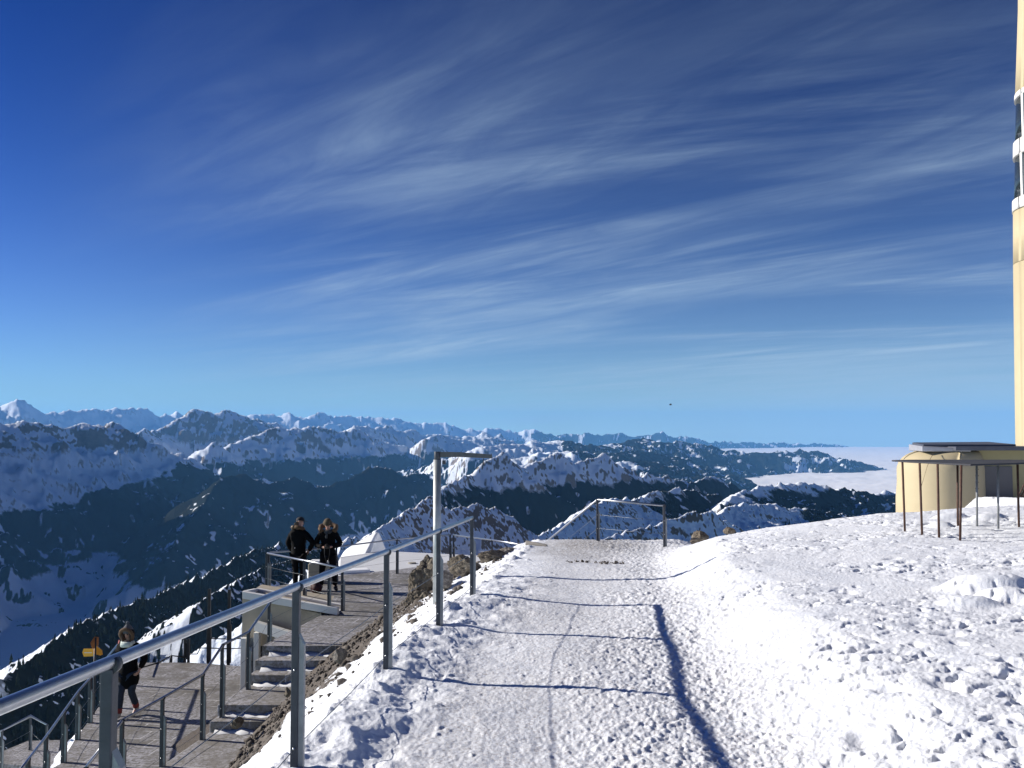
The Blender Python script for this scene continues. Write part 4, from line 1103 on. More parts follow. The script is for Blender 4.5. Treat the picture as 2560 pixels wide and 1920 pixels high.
rock(1232, 1391, 18.0, 66, 30, 19, 'flat brown ledge of rock left of the concrete block')
rock(1275, 1384, 18.3, 66, 26, 23, 'grey rock sticking out of the snow nearest the concrete block', M_rockg)
rock(1752, 1346, 19.4, 52, 36, 27, 'tan rock poking over the snow edge right of the path end railing')
rock(1822, 1328, 18.9, 28, 18, 31, 'small tan rock on the snow skyline')
rock(1948, 1336, 16.9, 40, 7, 35, 'thin sliver of brown rock lying in the white snow field', sub=4)
rock(592, 1806, 13.6, 30, 26, 37, 'reddish brown stone lying on the lower steps', sub=4)
rock(719, 1730, 14.6, 18, 22, 39, 'small orange brown stone at the edge of the steps', sub=4)
rock(848, 1640, 13.4, 40, 34, 41, 'dark stone in the rubble left of the second railing gap', M_rockg, sub=4)

def build_rubble():
    rs = np.random.RandomState(17)
    bm = bm_new()
    base = []
    for k in range(7):
        b = bm_new(); bmesh.ops.create_icosphere(b, subdivisions=1, radius=1)
        r_ = np.random.RandomState(50 + k)
        co = np.array([v.co[:] for v in b.verts]) * r_.uniform(0.6, 1.15, (12 if False else len(b.verts), 1)) * r_.uniform(0.6, 1.1, 3)
        fa = [[v.index for v in f.verts] for f in b.faces]; b.free(); base.append((co, np.array(fa)))
    V, T = [], []; off = 0
    for _ in range(5200):
        y = rs.uniform(9.0, 22.5)
        xf = np.interp(y, FENCE_D, FENCE_X); xt = np.interp(y, TOE_D, TOE_X)
        t = np.clip(rs.normal(0.84 if y < 14.5 else 0.70, 0.13 if y < 14.5 else 0.18), 0.35, 1.04)
        if rs.rand() < 0.16: t = rs.uniform(0.12, 0.7)
        x = xf + (xt - xf) * t
        s = rs.uniform(0.010, 0.034) * (1 if rs.rand() < 0.90 else 2.6)
        z = float(ground_z(x, y))
        co, fa = base[rs.randint(7)]
        a = rs.uniform(0, 6.28); c, si = math.cos(a), math.sin(a)
        q = co * s; q = np.stack([q[:, 0] * c - q[:, 1] * si, q[:, 0] * si + q[:, 1] * c, q[:, 2] * 0.75], 1) + (x, y, z + s * 0.25)
        V.append(q); T.append(fa + off); off += len(q)
    # dark clods at the end of the path
    for px, py in ((1420, 1404), (1432, 1403), (1445, 1400), (1458, 1396), (1472, 1392), (1490, 1390), (1500, 1388), (1512, 1390), (1520, 1386), (1530, 1389), (1540, 1386), (1547, 1390), (1508, 1393), (1555, 1384)):
        for _ in range(3):
            y = 15.6 + rs.uniform(-.2, .2); p = at(px + rs.uniform(-5, 5), py, y); z = float(ground_z(p.x, y)); s = rs.uniform(0.012, 0.035)
            co, fa = base[rs.randint(7)]; V.append(co * s + (p.x, y, z + 0.01)); T.append(fa + off); off += len(co)
    V = np.concatenate(V); T = np.concatenate(T).astype(np.int32)
    me = bpy.data.meshes.new('rubble')
    me.vertices.add(len(V)); me.vertices.foreach_set('co', V.astype(np.float32).ravel())
    me.loops.add(T.size); me.loops.foreach_set('vertex_index', T.ravel())
    me.polygons.add(len(T)); me.polygons.foreach_set('loop_start', (np.arange(len(T)) * 3).astype(np.int32)); me.update(calc_edges=True)
    tag(link_mesh('rubble', me, M_rub), 'dark loose rubble between the snow bank and the steps', 'rubble', kind='stuff')
    bm.free()
build_rubble()

# ------------------------------------------------------------------ trail signpost
M_yellow = mat('yellow_plate', (0.85, 0.42, 0.02), 0.45, vary=0.08, scale=5)
M_rustp = mat('rusty_plate', (0.30, 0.12, 0.035), 0.7, vary=0.5, scale=9)
def build_sign():
    b = on(234, 1786, ZL); d = b.y; t = P(233, 1594, d)
    root = thing('trail_signpost', 'trail signpost with yellow arrow plates on the lower terrace', 'signpost', (b.x, b.y, ZL))
    bm = bm_new(); add_tube(bm, [Vector((b.x, d, ZL - 0.1)), Vector((b.x, d, t.z))], 0.024, 12); obj('pole', bm, M_post, root)
    zc = P(234, 1630, d).z; k = d / F
    bm = bm_new()                                  # plate with a blunt arrow end, pointing left
    def plate(pts, y0, th=0.012):
        A_ = [bm.verts.new((b.x + x * k, y0 + yo, zc + z * k)) for x, z, yo in pts]; B_ = [bm.verts.new((b.x + x * k, y0 + yo + th, zc + z * k)) for x, z, yo in pts]
        bm.faces.new(A_); bm.faces.new(B_[::-1]); n = len(pts)
        for i in range(n): bm.faces.new((A_[i], A_[(i + 1) % n], B_[(i + 1) % n], B_[i]))
    plate([(-29, 0, 0), (-26, 9, 0), (-2, 9, 0), (-2, -9, 0), (-25, -10, 0)], d - 0.045); pl = obj('arrow_plate', bm, M_yellow, root)
    bm = bm_new(); plate([(-24, -1.2, 0), (-24, 0.4, 0), (-5, 0.4, 0), (-5, -1.2, 0)], d - 0.048, 0.002); obj('plate_stripe', bm, M_white, pl)
    bm = bm_new(); plate([(0, 9, 0.0), (3, 14, 0.05), (7, -1, 0.22), (8, -12, 0.24), (5, -13, 0.2), (0, -4, 0)], d - 0.04); obj('arrow_plate', bm, M_yellow, root)
    bm = bm_new(); plate([(-4, 12, -0.05), (-5, 26, -0.1), (-1, 38, 0), (4, 34, 0.1), (4, 14, 0.1), (0, 9, 0)], d - 0.03); obj('arrow_plate', bm, M_rustp, root)
build_sign()

# ------------------------------------------------------------------ far edge of the lower terrace
def build_frames():
    root = thing('steel_frame', 'pair of tall dark posts with cross bars at the far edge of the lower terrace', 'frame', (-7.6, 22.6, ZL))
    a, b = on(521, 1650, ZL), on(571, 1652, ZL)
    for p, pt in ((a, 1472), (b, 1474)):
        bm = bm_new(); t = P(521, pt, p.y).z; add_box(bm, (p.x, p.y, (ZL + t) / 2 - 0.1), (0.065, 0.08, t - ZL + 0.2)); add_box(bm, (p.x + 0.01, p.y, ZL + 0.42), (0.095, 0.10, 0.95)); obj('post', bm, M_frame, root, bevel=0.006)
    for y in (1596, 1620):
        z = P(540, y, a.y).z; bm = bm_new(); add_tube(bm, [Vector((a.x, a.y, z)), Vector((b.x, b.y, z))], 0.014, 8); add_tube(bm, [Vector((b.x, b.y, z)), Vector((b.x + 0.45, b.y + 0.1, z))], 0.012, 8); obj('cross_bar', bm, M_frame, root)
    q = [P(x, y, a.y) for x, y in ((521, 1620), (501, 1620), (493, 1635), (476, 1635))]
    bm = bm_new(); add_tube(bm, q, 0.013, 8); obj('bent_bar', bm, M_frame, root)
    root = thing('twin_post', 'short pair of black posts joined at the terrace edge left of the tall frame', 'posts', (-8.1, 22.7, ZL))
    for px in (462, 471):
        p = on(px, 1653, ZL); bm = bm_new(); t = P(px, 1597, p.y).z; add_box(bm, (p.x, p.y, (ZL + t) / 2 - 0.1), (0.05, 0.08, t - ZL + 0.2)); obj('post', bm, M_frame, root, bevel=0.004)
    bm = bm_new(); p = on(466, 1653, ZL); add_box(bm, (p.x, p.y, P(466, 1625, p.y).z), (0.06, 0.05, 0.35)); obj('brace', bm, M_frame, root)
    root = thing('low_barrier', 'low bent steel barrier on the far left corner of the lower terrace', 'barrier', (-8.5, 22.8, ZL))
    p = on(428, 1655, ZL); t = P(428, 1639, p.y).z
    bm = bm_new(); add_tube(bm, [Vector((p.x, p.y, ZL - 0.1)), Vector((p.x, p.y, t))], 0.028, 10); obj('post', bm, M_frame, root)
    bm = bm_new(); add_tube(bm, [P(345, 1672, 21.9), P(398, 1656, p.y), Vector((p.x, p.y, t)), P(462, 1643, p.y + 0.05)], 0.014, 8); obj('rail', bm, M_frame, root)
M_frame = mat('dark_steel', (0.035, 0.035, 0.038), 0.6, 0.3, vary=0.4, scale=9)
build_frames()

# ------------------------------------------------------------------ birds
def build_bird():
    p = P(1676, 1012, 42.0)
    bm = bm_new()
    add_tube(bm, [p + Vector((-0.05, 0, 0.0)), p + Vector((-0.02, 0, 0.005)), p + Vector((0.03, 0, 0.005)), p + Vector((0.07, 0, -0.004))], [0.008, 0.024, 0.022, 0.006], 8)
    for s in (-1, 1):
        v = [bm.verts.new(p + Vector((0.035, 0.01 * s, 0.01))), bm.verts.new(p + Vector((-0.02, 0.01 * s, 0.01))), bm.verts.new(p + Vector((-0.02, 0.14 * s, 0.05))), bm.verts.new(p + Vector((0.02, 0.15 * s, 0.05)))]
        bm.faces.new(v)
    o = obj('bird', bm, M_black); tag(o, 'tiny black bird gliding in the sky above the far hills', 'bird')
build_bird()
# ------------------------------------------------------------------ people
def skin_mesh(name, verts, edges, radii, m, parent=None, sub=2, root=0, noise=0.0, smooth=True, rest=1.0):
    """one continuous surface grown over a skeleton of joints"""
    me = bpy.data.meshes.new(name + '_bones')
    me.from_pydata([tuple(v) for v in verts], edges, [])
    o = bpy.data.objects.new(name + '_bones', me); C.objects.link(o)
    sk = o.modifiers.new('skin', 'SKIN'); sk.use_smooth_shade = True; sk.branch_smoothing = 0.3
    for i, r in enumerate(radii):
        d = me.skin_vertices[0].data[i]
        d.radius = (r, r) if isinstance(r, (int, float)) else r
        d.use_root = (i == root)
    s = o.modifiers.new('sub', 'SUBSURF'); s.levels = sub; s.render_levels = sub
    dg = bpy.context.evaluated_depsgraph_get()
    ev = o.evaluated_get(dg)
    out = bpy.data.meshes.new_from_object(ev, depsgraph=dg)
    bpy.data.objects.remove(o)
    out.name = name
    if noise:
        n = len(out.vertices); co = np.empty(n * 3); out.vertices.foreach_get('co', co); co = co.reshape(-1, 3)
        nn = np.empty(n * 3); out.vertices.foreach_get('normal', nn); nn = nn.reshape(-1, 3)
        d = noise * (perlin(co[:, 0] * 14 + co[:, 2] * 9, co[:, 1] * 14 + co[:, 2] * 17, 5) + 0.5 * perlin(co[:, 0] * 33, co[:, 2] * 33 + co[:, 1] * 20, 6))
        out.vertices.foreach_set('co', (co + nn * d[:, None]).ravel())
    out.materials.clear()
    ob = link_mesh(name, out, m, parent, smooth)
    return ob

class Skel:
    def __init__(s): s.v, s.e, s.r, s.i = [], [], [], {}
    def add(s, k, p, r, to=None):
        s.i[k] = len(s.v); s.v.append(Vector(p)); s.r.append(r)
        if to is not None: s.e.append((s.i[to], s.i[k]))
def hand(s, wrist, dirv, palm_n, side, curl, pre):
    """palm, five separate bent fingers and a thumb on the palm's side"""
    d = Vector(dirv).normalized(); n = Vector(palm_n).normalized(); t = d.cross(n).normalized() * side
    w = s.v[s.i[wrist]]
    s.add(pre + 'palm', w + d * 0.045, (0.026, 0.020), wrist)
    lens = (0.068, 0.078, 0.072, 0.056)
    for k in range(4):
        o = w + d * 0.085 + t * (0.030 - 0.020 * k)
        s.add(pre + 'k%d' % k, o, 0.0105, pre + 'palm')
        c1 = curl * (0.55 + 0.06 * k); d1 = (d * math.cos(c1) + n * math.sin(c1)).normalized()
        s.add(pre + 'm%d' % k, o + d1 * lens[k] * 0.5, 0.0092, pre + 'k%d' % k)
        c2 = curl * 1.5; d2 = (d * math.cos(c2) + n * math.sin(c2)).normalized()
        s.add(pre + 't%d' % k, o + d1 * lens[k] * 0.5 + d2 * lens[k] * 0.5, 0.0078, pre + 'm%d' % k)
    s.add(pre + 'th1', w + d * 0.035 + t * 0.036 + n * 0.008, 0.013, pre + 'palm')
    s.add(pre + 'th2', w + d * 0.065 + t * 0.052 + n * 0.020, 0.0108, pre + 'th1')
    s.add(pre + 'th3', w + d * 0.092 + t * 0.050 + n * 0.032, 0.009, pre + 'th2')

def noisy_ring(name, pts, r, m, parent, seed, fuzz=0.03):
    """tufted fur trim: a swept bar with many small hair wedges"""
    bm = bm_new(); add_tube(bm, pts, r, 8)
    rs = random.Random(seed)
    P_ = [Vector(p) for p in pts]
    for a, b in zip(P_[:-1], P_[1:]):
        L_ = (b - a).length
        for _ in range(int(L_ / 0.004)):
            c = a.lerp(b, rs.random()); n = Vector((rs.gauss(0, 1), rs.gauss(0, 1), rs.gauss(0, 1))).normalized()
            rr = r[0] if isinstance(r, (list, tuple)) else r
            p = c + n * rr * 0.8; q = c + (n + Vector((rs.gauss(0, .4), rs.gauss(0, .4), rs.gauss(0, .4)))).normalized() * (rr + fuzz * rs.uniform(0.5, 1.2))
            s_ = n.orthogonal().normalized() * 0.006
            bm.faces.new((bm.verts.new(p - s_), bm.verts.new(p + s_), bm.verts.new(q)))
    return obj(name, bm, m, parent)

M_skin = mat('skin', (0.52, 0.30, 0.22), 0.55, vary=0.08, scale=30)
M_jacket = mat('black_jacket', (0.003, 0.003, 0.004), 0.85, spec=0.15, vary=0.35, scale=18, bump=0.25, bump_scale=30)
M_trous = mat('dark_trousers', (0.005, 0.005, 0.007), 0.85, spec=0.15, vary=0.3, scale=20, bump=0.15)
M_jeans = mat('blue_jeans', (0.018, 0.027, 0.048), 0.85, vary=0.3, scale=24, bump=0.15)
M_boot = mat('black_boot', (0.012, 0.010, 0.009), 0.5, vary=0.3, scale=20)
M_fur = mat('brown_fur', (0.12, 0.075, 0.045), 0.9, vary=0.5, scale=40)
M_furd = mat('dark_fur', (0.10, 0.060, 0.032), 0.9, vary=0.5, scale=40)
M_hairb = mat('brown_hair', (0.055, 0.030, 0.016), 0.6, vary=0.4, scale=60)
M_hairl = mat('fair_hair', (0.13, 0.09, 0.05), 0.6, vary=0.4, scale=60)
M_cap = mat('knit_cap_brown', (0.085, 0.065, 0.04), 0.9, vary=0.3, scale=60, bump=0.3, bump_scale=90)
M_capd = mat('black_cap', (0.014, 0.014, 0.015), 0.8, vary=0.3, scale=40)
M_capg = mat('grey_knit_cap', (0.09, 0.10, 0.12), 0.9, vary=0.3, scale=60, bump=0.3, bump_scale=90)
M_cam = mat('camera_black', (0.012, 0.012, 0.013), 0.4)
M_scarf = mat('grey_scarf', (0.05, 0.055, 0.06), 0.9, vary=0.3, scale=30, bump=0.3)
M_scarfl = mat('pale_scarf', (0.55, 0.62, 0.58), 0.9, vary=0.2, scale=30, bump=0.3)
M_red = mat('red_bag', (0.24, 0.025, 0.03), 0.6, vary=0.2, scale=14)
M_redd = mat('dark_red_bag', (0.045, 0.006, 0.010), 0.7, vary=0.3, scale=14)
M_redsock = mat('red_sock', (0.22, 0.035, 0.03), 0.8, vary=0.2, scale=30)
M_shoe = mat('pale_shoe', (0.35, 0.34, 0.33), 0.6, vary=0.2, scale=20)

def head_parts(s, neck, c, f, up, pre='h'):
    """skull, jaw, nose and ears as part of the continuous body"""
    f = Vector(f).normalized(); up = Vector(up).normalized(); r_ = f.cross(up).normalized()
    s.add(pre + 'skull', c + up * 0.035 - f * 0.012, (0.078, 0.090), neck)
    s.add(pre + 'top', c + up * 0.085 - f * 0.012, (0.058, 0.064), pre + 'skull')
    s.add(pre + 'jaw', c - up * 0.055 + f * 0.040, (0.042, 0.040), pre + 'skull')
    s.add(pre + 'chin', c - up * 0.085 + f * 0.062, (0.024, 0.022), pre + 'jaw')
    s.add(pre + 'nose', c - up * 0.012 + f * 0.088, (0.013, 0.013), pre + 'skull')
    s.add(pre + 'nosetip', c - up * 0.028 + f * 0.104, (0.010, 0.010), pre + 'nose')
    for k in (-1, 1):
        s.add(pre + 'ear%d' % k, c + r_ * 0.084 * k - up * 0.002 - f * 0.012, (0.010, 0.018), pre + 'skull')
def face_bits(parent, c, f, up, hair):
    f = Vector(f).normalized(); up = Vector(up).normalized(); r_ = f.cross(up).normalized()
    for k in (-1, 1):
        bm = bm_new(); bmesh.ops.create_uvsphere(bm, u_segments=8, v_segments=6, radius=0.010, matrix=Matrix.Translation(c + f * 0.076 + r_ * 0.030 * k + up * 0.008)); obj('eye', bm, M_eye, parent, smooth=True)
        bm = bm_new(); add_tube(bm, [c + f * 0.080 + r_ * 0.046 * k + up * 0.022, c + f * 0.086 + r_ * 0.030 * k + up * 0.028, c + f * 0.086 + r_ * 0.014 * k + up * 0.024], 0.0045, 6); obj('eyebrow', bm, hair, parent)
    bm = bm_new(); add_tube(bm, [c + f * 0.074 - r_ * 0.022 - up * 0.058, c + f * 0.084 - up * 0.059, c + f * 0.074 + r_ * 0.022 - up * 0.058], 0.0055, 6); obj('mouth', bm, M_lip, parent)
M_eye = mat('eye_dark', (0.03, 0.025, 0.02), 0.2)
M_lip = mat('lips', (0.30, 0.10, 0.085), 0.5)

def body(loc, rot, H, J, root, name='body'):
    pass

def frame(loc, yaw):
    R_ = Matrix.Rotation(yaw, 4, 'Z'); T_ = Matrix.Translation(loc)
    return lambda x, y, z: (T_ @ R_ @ Vector((x, y, z)))
# local frame: x to the person's right when seen from behind, y forward, z up

def person(loc, yaw, label, arms, legs, head_f, jacket_len=0.80, coat_flare=0.0, jm=None, tm=None, boots=None, bend=0.0, group=None, lean=0.0, collar=True, skin_hands=True, scale=1.0, mm_legs=None):
    """arms: dict side -> (elbow, wrist, hand dir, palm normal, curl) ; legs: dict side -> (hip, knee, ankle, toe dir)"""
    root = thing('person', label, 'person', tuple(loc))
    g = frame(Vector(loc), yaw)
    s3 = lambda p: g(p[0] * scale, p[1] * scale, p[2] * scale)
    dv = lambda p: (g(*p) - g(0, 0, 0))
    s = Skel()
    hip = Vector((0, 0, 0.93)); chest = Vector((0, lean * 0.6, 1.28)); neck0 = Vector((0, lean, 1.47)); neck1 = neck0 + Vector((0, 0.02 + bend * 0.05, 0.085))
    hc = neck1 + Vector((0, 0.035 + bend * 0.06, 0.105 - bend * 0.02))
    s.add('pel', s3(hip), (0.150, 0.110)); s.add('waist', s3((0, lean * .3, 1.10)), (0.135, 0.100), 'pel'); s.add('chest', s3(chest), (0.160, 0.115), 'waist')
    s.add('neck0', s3(neck0), (0.075, 0.070), 'chest'); s.add('neck1', s3(neck1), (0.052, 0.052), 'neck0')
    f = dv(head_f); up = Vector((0, 0, 1)); up = (up - f.normalized() * up.dot(f.normalized())).normalized()
    head_parts(s, 'neck1', s3(hc), f, up)
    for side, k in (('L', -1), ('R', 1)):
        e, w, hd, pn, curl = arms[side]
        s.add('sh' + side, s3((0.180 * k, lean * 0.9, 1.395)), 0.050, 'chest')
        s.add('el' + side, s3(e), 0.045, 'sh' + side); s.add('wr' + side, s3(w), 0.029, 'el' + side)
        hand(s, 'wr' + side, dv(hd), dv(pn), -k, curl, 'h' + side)
        kn, an, toe = legs[side]
        s.add('hp' + side, s3((0.095 * k, 0, 0.86)), 0.092, 'pel'); s.add('kn' + side, s3(kn), 0.058, 'hp' + side); s.add('an' + side, s3(an), 0.040, 'kn' + side)
        s.add('toe' + side, s3(Vector(an) + Vector(toe).normalized() * 0.15 + Vector((0, 0, -0.055))), (0.036, 0.025), 'an' + side)
    b = skin_mesh('body', s.v, s.e, s.r, M_skin, root, 2)
    # jacket
    j = Skel(); fl = coat_flare
    j.add('chest', s3(chest), (0.215, 0.155)); j.add('waist', s3((0, lean * .3, 1.08)), (0.195, 0.150), 'chest'); j.add('hem0', s3((0, 0.0, 0.93)), (0.20 + fl * .3, 0.16 + fl * .3), 'waist')
    j.add('hem', s3((0, -0.01, jacket_len)), (0.205 + fl, 0.165 + fl), 'hem0'); j.add('neck', s3(neck0 + Vector((0, 0, 0.02))), (0.105, 0.10), 'chest')
    for side, k in (('L', -1), ('R', 1)):
        e, w, hd, pn, curl = arms[side]
        j.add('sh' + side, s3((0.185 * k, lean * 0.9, 1.41)), 0.100, 'chest'); mid = (Vector((0.185 * k, lean * .9, 1.40)) + Vector(e)) / 2
        j.add('ua' + side, s3(mid), 0.082, 'sh' + side); j.add('el' + side, s3(e), 0.074, 'ua' + side); j.add('fa' + side, s3((Vector(e) + Vector(w)) / 2), 0.064, 'el' + side); j.add('wr' + side, s3(Vector(e).lerp(Vector(w), 0.95)), 0.052, 'fa' + side)
    jk = skin_mesh('jacket', j.v, j.e, j.r, jm or M_jacket, root, 2, noise=0.012)
    # trousers
    t = Skel(); t.add('pel', s3((0, 0, 0.93)), (0.165, 0.125))
    for side, k in (('L', -1), ('R', 1)):
        kn, an, toe = legs[side]
        t.add('hp' + side, s3((0.098 * k, 0, 0.84)), 0.108, 'pel'); t.add('th' + side, s3((Vector((0.098 * k, 0, 0.84)) + Vector(kn)) / 2), 0.094, 'hp' + side); t.add('kn' + side, s3(kn), 0.074, 'th' + side)
        t.add('sh' + side, s3((Vector(kn) + Vector(an)) / 2), 0.070, 'kn' + side); t.add('an' + side, s3(Vector(an) + Vector((0, 0, 0.03))), 0.060, 'sh' + side)
    skin_mesh('trousers', t.v, t.e, t.r, tm or M_trous, root, 2, noise=0.006)
    # boots
    for side in ('L', 'R'):
        kn, an, toe = legs[side]; an = Vector(an); td = Vector(toe).normalized()
        q = Skel(); q.add('a', s3(an + Vector((0, 0, 0.06))), 0.054); q.add('b', s3(an + Vector((0, 0, -0.03))), 0.058, 'a'); q.add('c', s3(an + td * 0.10 + Vector((0, 0, -0.045))), (0.050, 0.040), 'b'); q.add('d', s3(an + td * 0.18 + Vector((0, 0, -0.055))), (0.042, 0.030), 'c'); q.add('h', s3(an - td * 0.05 + Vector((0, 0, -0.05))), (0.045, 0.036), 'b')
        skin_mesh('boot', q.v, q.e, q.r, boots or M_boot, root, 1)
    return root, g, s3, dv, s3(hc), f.normalized(), up, b

def hood_ring(s3, pts, r, m, root, seed, fuzz):
    return noisy_ring('fur_trim', [s3(p) for p in pts], r, m, root, seed, fuzz)

# --- person looking down at a camera (faces us)
loc = P(820, 1470, 23.0); loc.z = ZU; loc.y = 22.95
yaw = math.pi + 0.12
arms = {'L': ((-0.31, 0.02, 1.14), (-0.085, 0.265, 1.10), (0.75, 0.45, 0.1), (0.3, 0.5, 0.6), 1.1), 'R': ((0.31, 0.02, 1.14), (0.095, 0.26, 1.09), (-0.75, 0.45, 0.1), (-0.3, 0.5, 0.6), 1.1)}
legs = {'L': ((-0.15, 0.03, 0.49), (-0.185, -0.02, 0.088), (-0.3, 1, 0)), 'R': ((0.14, 0.03, 0.49), (0.165, -0.04, 0.088), (0.3, 1, 0))}
r, g, s3, dv, hc, hf, hu, b = person(loc, yaw, 'person in a dark parka looking down at a camera held in both hands', arms, legs, (0.05, 1, -0.55), jacket_len=0.86, bend=1.0, lean=0.03)
face_bits(b, hc, hf, hu, M_hairb)
rr = hf.cross(hu).normalized()
# knitted cap
bm = bm_new(); bmesh.ops.create_uvsphere(bm, u_segments=24, v_segments=16, radius=1.0)
for v in list(bm.verts):
    if v.co.z < -0.15: bm.verts.remove(v)
for v in bm.verts: v.co = hc + hu * (0.055 + v.co.z * 0.098) + rr * v.co.x * 0.100 + hf * (v.co.y * 0.112 - 0.010)
obj('knit_cap', bm, M_cap, r, smooth=True)
bm = bm_new(); add_tube(bm, [hc + hu * 0.045 + rr * 0.101 * math.cos(a) + hf * (0.113 * math.sin(a) - 0.010) for a in np.linspace(0, 2 * math.pi, 25)], 0.014, 8); obj('cap_brim', bm, M_cap, r)
hood_ring(s3, [(-0.15, 0.12, 1.46), (-0.19, 0.03, 1.52), (-0.185, -0.05, 1.57), (-0.09, -0.12, 1.60), (0.09, -0.12, 1.60), (0.185, -0.05, 1.57), (0.19, 0.03, 1.52), (0.15, 0.12, 1.46)], 0.056, M_fur, r, 2, 0.035)
bm = bm_new(); add_tube(bm, [s3((-0.10, 0.03, 1.47)), s3((-0.05, 0.125, 1.45)), s3((0.05, 0.125, 1.45)), s3((0.10, 0.03, 1.47))], 0.042, 10); add_tube(bm, [s3((0.02, 0.15, 1.44)), s3((0.03, 0.16, 1.30))], 0.030, 8); obj('scarf', bm, M_scarf, r)
# camera held in the hands, with its strap: a thing of its own
cam_c = s3((0.0, 0.33, 1.115))
croot = thing('camera', 'black camera with hanging strap in the hands of the person in parka', 'camera', tuple(cam_c))
bm = bm_new(); R_ = Matrix.Rotation(yaw, 4, 'Z') @ Matrix.Rotation(-0.3, 4, 'X'); add_box(bm, cam_c, (0.13, 0.065, 0.085), R_); add_box(bm, cam_c + Vector((0, 0, 0.05)), (0.05, 0.05, 0.03), R_); obj('camera_body', bm, M_cam, croot, bevel=0.008)
bm = bm_new(); add_tube(bm, [cam_c + dv((0, 0.03, 0)), cam_c + dv((0, 0.10, -0.01))], 0.033, 14); obj('lens', bm, M_cam, croot)
bm = bm_new(); add_tube(bm, [cam_c + dv((-0.06, 0, 0.02)), s3((-0.06, 0.30, 0.95)), s3((-0.02, 0.28, 0.72)), s3((0.02, 0.28, 0.71)), s3((0.06, 0.30, 0.93)), cam_c + dv((0.06, 0, 0.02))], 0.009, 6); obj('strap', bm, M_cam, croot)

# --- person seen from behind, hand on the hip
loc = P(752, 1470, 23.3); loc.z = ZU; loc.y = 23.0
yaw = -0.15
arms = {'L': ((-0.29, 0.02, 1.13), (-0.20, 0.14, 0.93), (0.4, 0.5, -0.6), (0.5, 0, 0.2), 0.7), 'R': ((0.40, -0.06, 1.17), (0.245, 0.05, 0.97), (-0.5, 0.7, -0.4), (-0.6, 0, -0.2), 0.7)}
legs = {'L': ((-0.075, 0.02, 0.49), (-0.065, -0.02, 0.088), (-0.15, 1, 0)), 'R': ((0.09, 0.06, 0.50), (0.085, -0.02, 0.088), (0.2, 1, 0))}
r, g, s3, dv, hc, hf, hu, b = person(loc, yaw, 'person in a black jacket seen from behind with one hand on the hip', arms, legs, (0.75, 0.85, -0.25), jacket_len=0.80, bend=0.5)
face_bits(b, hc, hf, hu, M_hairl)
rr = hf.cross(hu).normalized()
bm = bm_new(); bmesh.ops.create_uvsphere(bm, u_segments=24, v_segments=16, radius=1.0)
for v in list(bm.verts):
    if v.co.z < -0.1: bm.verts.remove(v)
for v in bm.verts: v.co = hc + hu * (0.050 + v.co.z * 0.095) + rr * v.co.x * 0.100 + hf * (v.co.y * 0.115 - 0.010)
cp = obj('cap', bm, M_capd, r, smooth=True)
bm = bm_new(); v = [bm.verts.new(hc + hu * 0.045 + rr * x * 0.095 + hf * y) for x, y in ((-1, 0.06), (-0.75, 0.15), (0, 0.185), (0.75, 0.15), (1, 0.06))]; w = [bm.verts.new(q.co + hu * 0.012) for q in v]
bm.faces.new(v); bm.faces.new(w[::-1])
for i in range(4): bm.faces.new((v[i], v[i + 1], w[i + 1], w[i]))
obj('peak', bm, M_capd, cp)
hood_ring(s3, [(-0.11, 0.07, 1.49), (-0.14, -0.03, 1.53), (-0.12, -0.10, 1.56), (-0.05, -0.14, 1.57)], 0.042, M_furl if False else M_hairl, r, 4, 0.04)
hood_ring(s3, [(-0.05, -0.14, 1.57), (0.05, -0.13, 1.56), (0.12, -0.06, 1.53), (0.11, 0.05, 1.50)], 0.040, M_furd, r, 5, 0.03)
bm = bm_new(); add_tube(bm, [hc - hf * 0.09 + hu * 0.02, hc - hf * 0.105 - hu * 0.04, hc - hf * 0.075 - hu * 0.10], [0.045, 0.06, 0.035], 12); obj('hair', bm, M_hairl, r)
bm = bm_new(); p = s3((-0.03, -0.165, 1.06)); bmesh.ops.create_uvsphere(bm, u_segments=8, v_segments=6, radius=0.012, matrix=Matrix.Translation(p)); obj('buckle', bm, M_bolt, r)

# --- dark red bag standing by their feet
bm = bm_new(); q = on(790, 1478, ZU); q.y = 22.6; q.x = P(790, 1478, 22.6).x
add_box(bm, (q.x, q.y, ZU + 0.13), (0.26, 0.16, 0.26)); bmesh.ops.bevel(bm, geom=bm.edges[:], offset=0.05, segments=3, affect='EDGES')
o = obj('bag', bm, M_redd, smooth=True); tag(o, 'dark red bag standing on the terrace by the two people', 'bag')
bm = bm_new(); add_tube(bm, [Vector((q.x - 0.06, q.y, ZU + 0.25)), Vector((q.x - 0.04, q.y, ZU + 0.32)), Vector((q.x + 0.04, q.y, ZU + 0.32)), Vector((q.x + 0.06, q.y, ZU + 0.25))], 0.010, 8); obj('handle', bm, M_redd, o)

# --- person walking towards us on the lower terrace
loc = on(316, 1794, ZL); loc.y += 0.05
yaw = math.pi - 0.10
arms = {'L': ((-0.31, -0.09, 1.15), (-0.25, 0.04, 0.95), (0.2, 0.6, -0.7), (0.6, 0, 0), 0.9), 'R': ((0.27, -0.05, 1.14), (0.235, 0.06, 0.90), (0, 0.4, -0.9), (-0.6, 0, 0), 0.9)}
legs = {'L': ((-0.095, 0.04, 0.50), (-0.10, -0.17, 0.14), (0, 0.9, -0.4)), 'R': ((0.085, 0.13, 0.50), (0.10, 0.16, 0.088), (0.1, 1, 0))}
r, g, s3, dv, hc, hf, hu, b = person(loc, yaw, 'person in a long black coat and fur hood walking on the lower terrace', arms, legs, (0.0, 1, -0.22), jacket_len=0.52, coat_flare=0.05, tm=M_jeans, boots=M_shoe)
face_bits(b, hc, hf, hu, M_hairb)
rr = hf.cross(hu).normalized()
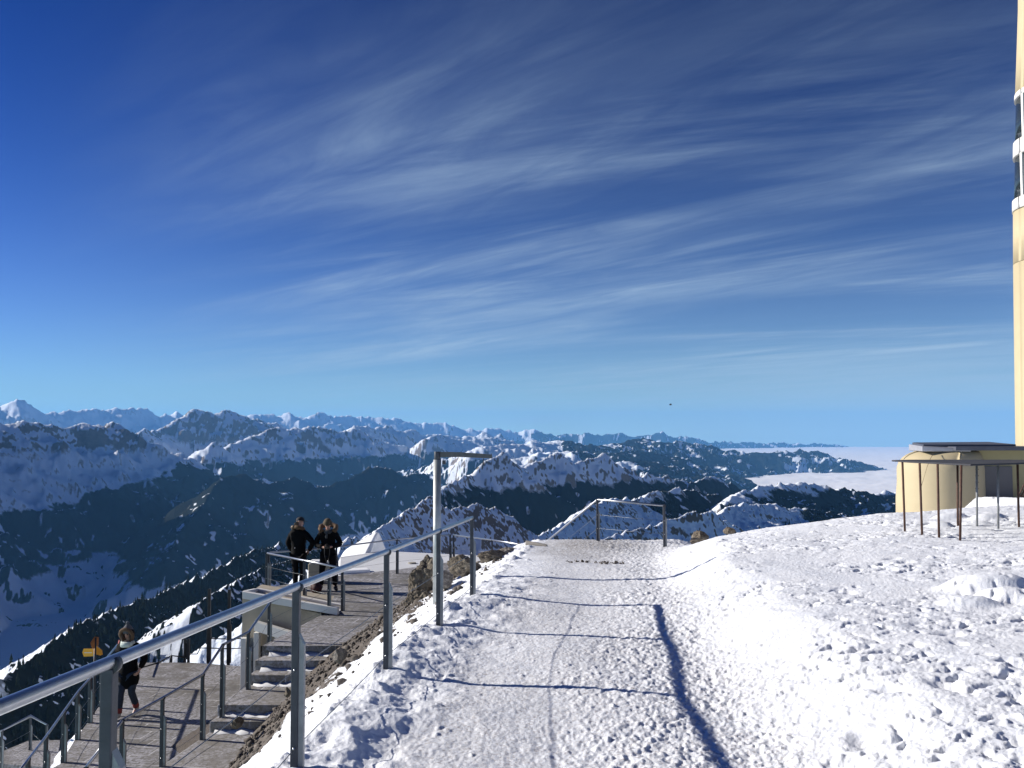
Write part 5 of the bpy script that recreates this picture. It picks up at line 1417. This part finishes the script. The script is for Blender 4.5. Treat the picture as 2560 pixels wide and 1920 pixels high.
bm = bm_new(); add_tube(bm, [hc + hu * 0.03 - hf * 0.01, hc + hu * 0.075 - hf * 0.012, hc + hu * 0.13 - hf * 0.02, hc + hu * 0.185 - hf * 0.03, hc + hu * 0.20 - hf * 0.032], [0.104, 0.106, 0.080, 0.035, 0.012], 18); obj('knit_cap', bm, M_capg, r)
bm = bm_new(); bmesh.ops.create_icosphere(bm, subdivisions=3, radius=0.035, matrix=Matrix.Translation(hc + hu * 0.215 - hf * 0.03)); obj('pompom', bm, M_capg, r, smooth=True)
ring = [hc + rr * 0.125 * math.cos(a) + hu * (0.135 * math.sin(a) - 0.01) + hf * (0.055 + 0.03 * math.sin(a)) for a in np.linspace(-0.35 * math.pi, 1.35 * math.pi, 22)]
noisy_ring('fur_trim', ring, 0.036, M_fur, r, 8, 0.035)
bm = bm_new(); bmesh.ops.create_uvsphere(bm, u_segments=20, v_segments=14, radius=1.0)
for v in list(bm.verts):
    if v.co.y > 0.35: bm.verts.remove(v)
for v in bm.verts: v.co = hc + rr * v.co.x * 0.135 + hu * v.co.z * 0.135 + hf * (v.co.y * 0.14 + 0.01)
obj('hood', bm, M_jacket, r, smooth=True)
for k in (-1, 1):
    bm = bm_new(); add_tube(bm, [hc + rr * 0.075 * k + hf * 0.06 + hu * 0.04, hc + rr * 0.085 * k + hf * 0.075 - hu * 0.05, hc + rr * 0.08 * k + hf * 0.09 - hu * 0.15], [0.02, 0.026, 0.014], 8); obj('hair', bm, M_hairb, r)
bm = bm_new(); add_tube(bm, [s3((-0.11, 0.02, 1.48)), s3((-0.06, 0.13, 1.46)), s3((0.06, 0.13, 1.455)), s3((0.11, 0.02, 1.48))], 0.05, 10); obj('scarf', bm, M_scarfl, r)
for side, k in (('L', -1), ('R', 1)):
    kn, an, toe = legs[side]; a_ = Vector(an)
    bm = bm_new(); d_ = (Vector(kn) - a_).normalized(); add_tube(bm, [s3(a_ + d_ * 0.03), s3(a_ + d_ * 0.13)], 0.062, 12); obj('sock', bm, M_redsock, r)
q = s3((0.36, -0.02, 0.86))
broot = thing('shoulder_bag', 'red shoulder bag hanging at the side of the person in long coat', 'bag', tuple(q))
bm = bm_new(); add_box(bm, q, (0.11, 0.26, 0.30), Matrix.Rotation(yaw + 0.3, 4, 'Z')); bmesh.ops.bevel(bm, geom=bm.edges[:], offset=0.035, segments=3, affect='EDGES'); obj('bag_body', bm, M_red, broot, smooth=True)
bm = bm_new(); add_tube(bm, [q + Vector((0, 0, 0.14)), s3((0.285, -0.01, 1.20)), s3((0.20, 0.02, 1.50)), s3((0.23, -0.06, 1.25)), q + Vector((0, 0.05, 0.14))], 0.012, 6); obj('strap', bm, M_red, broot)
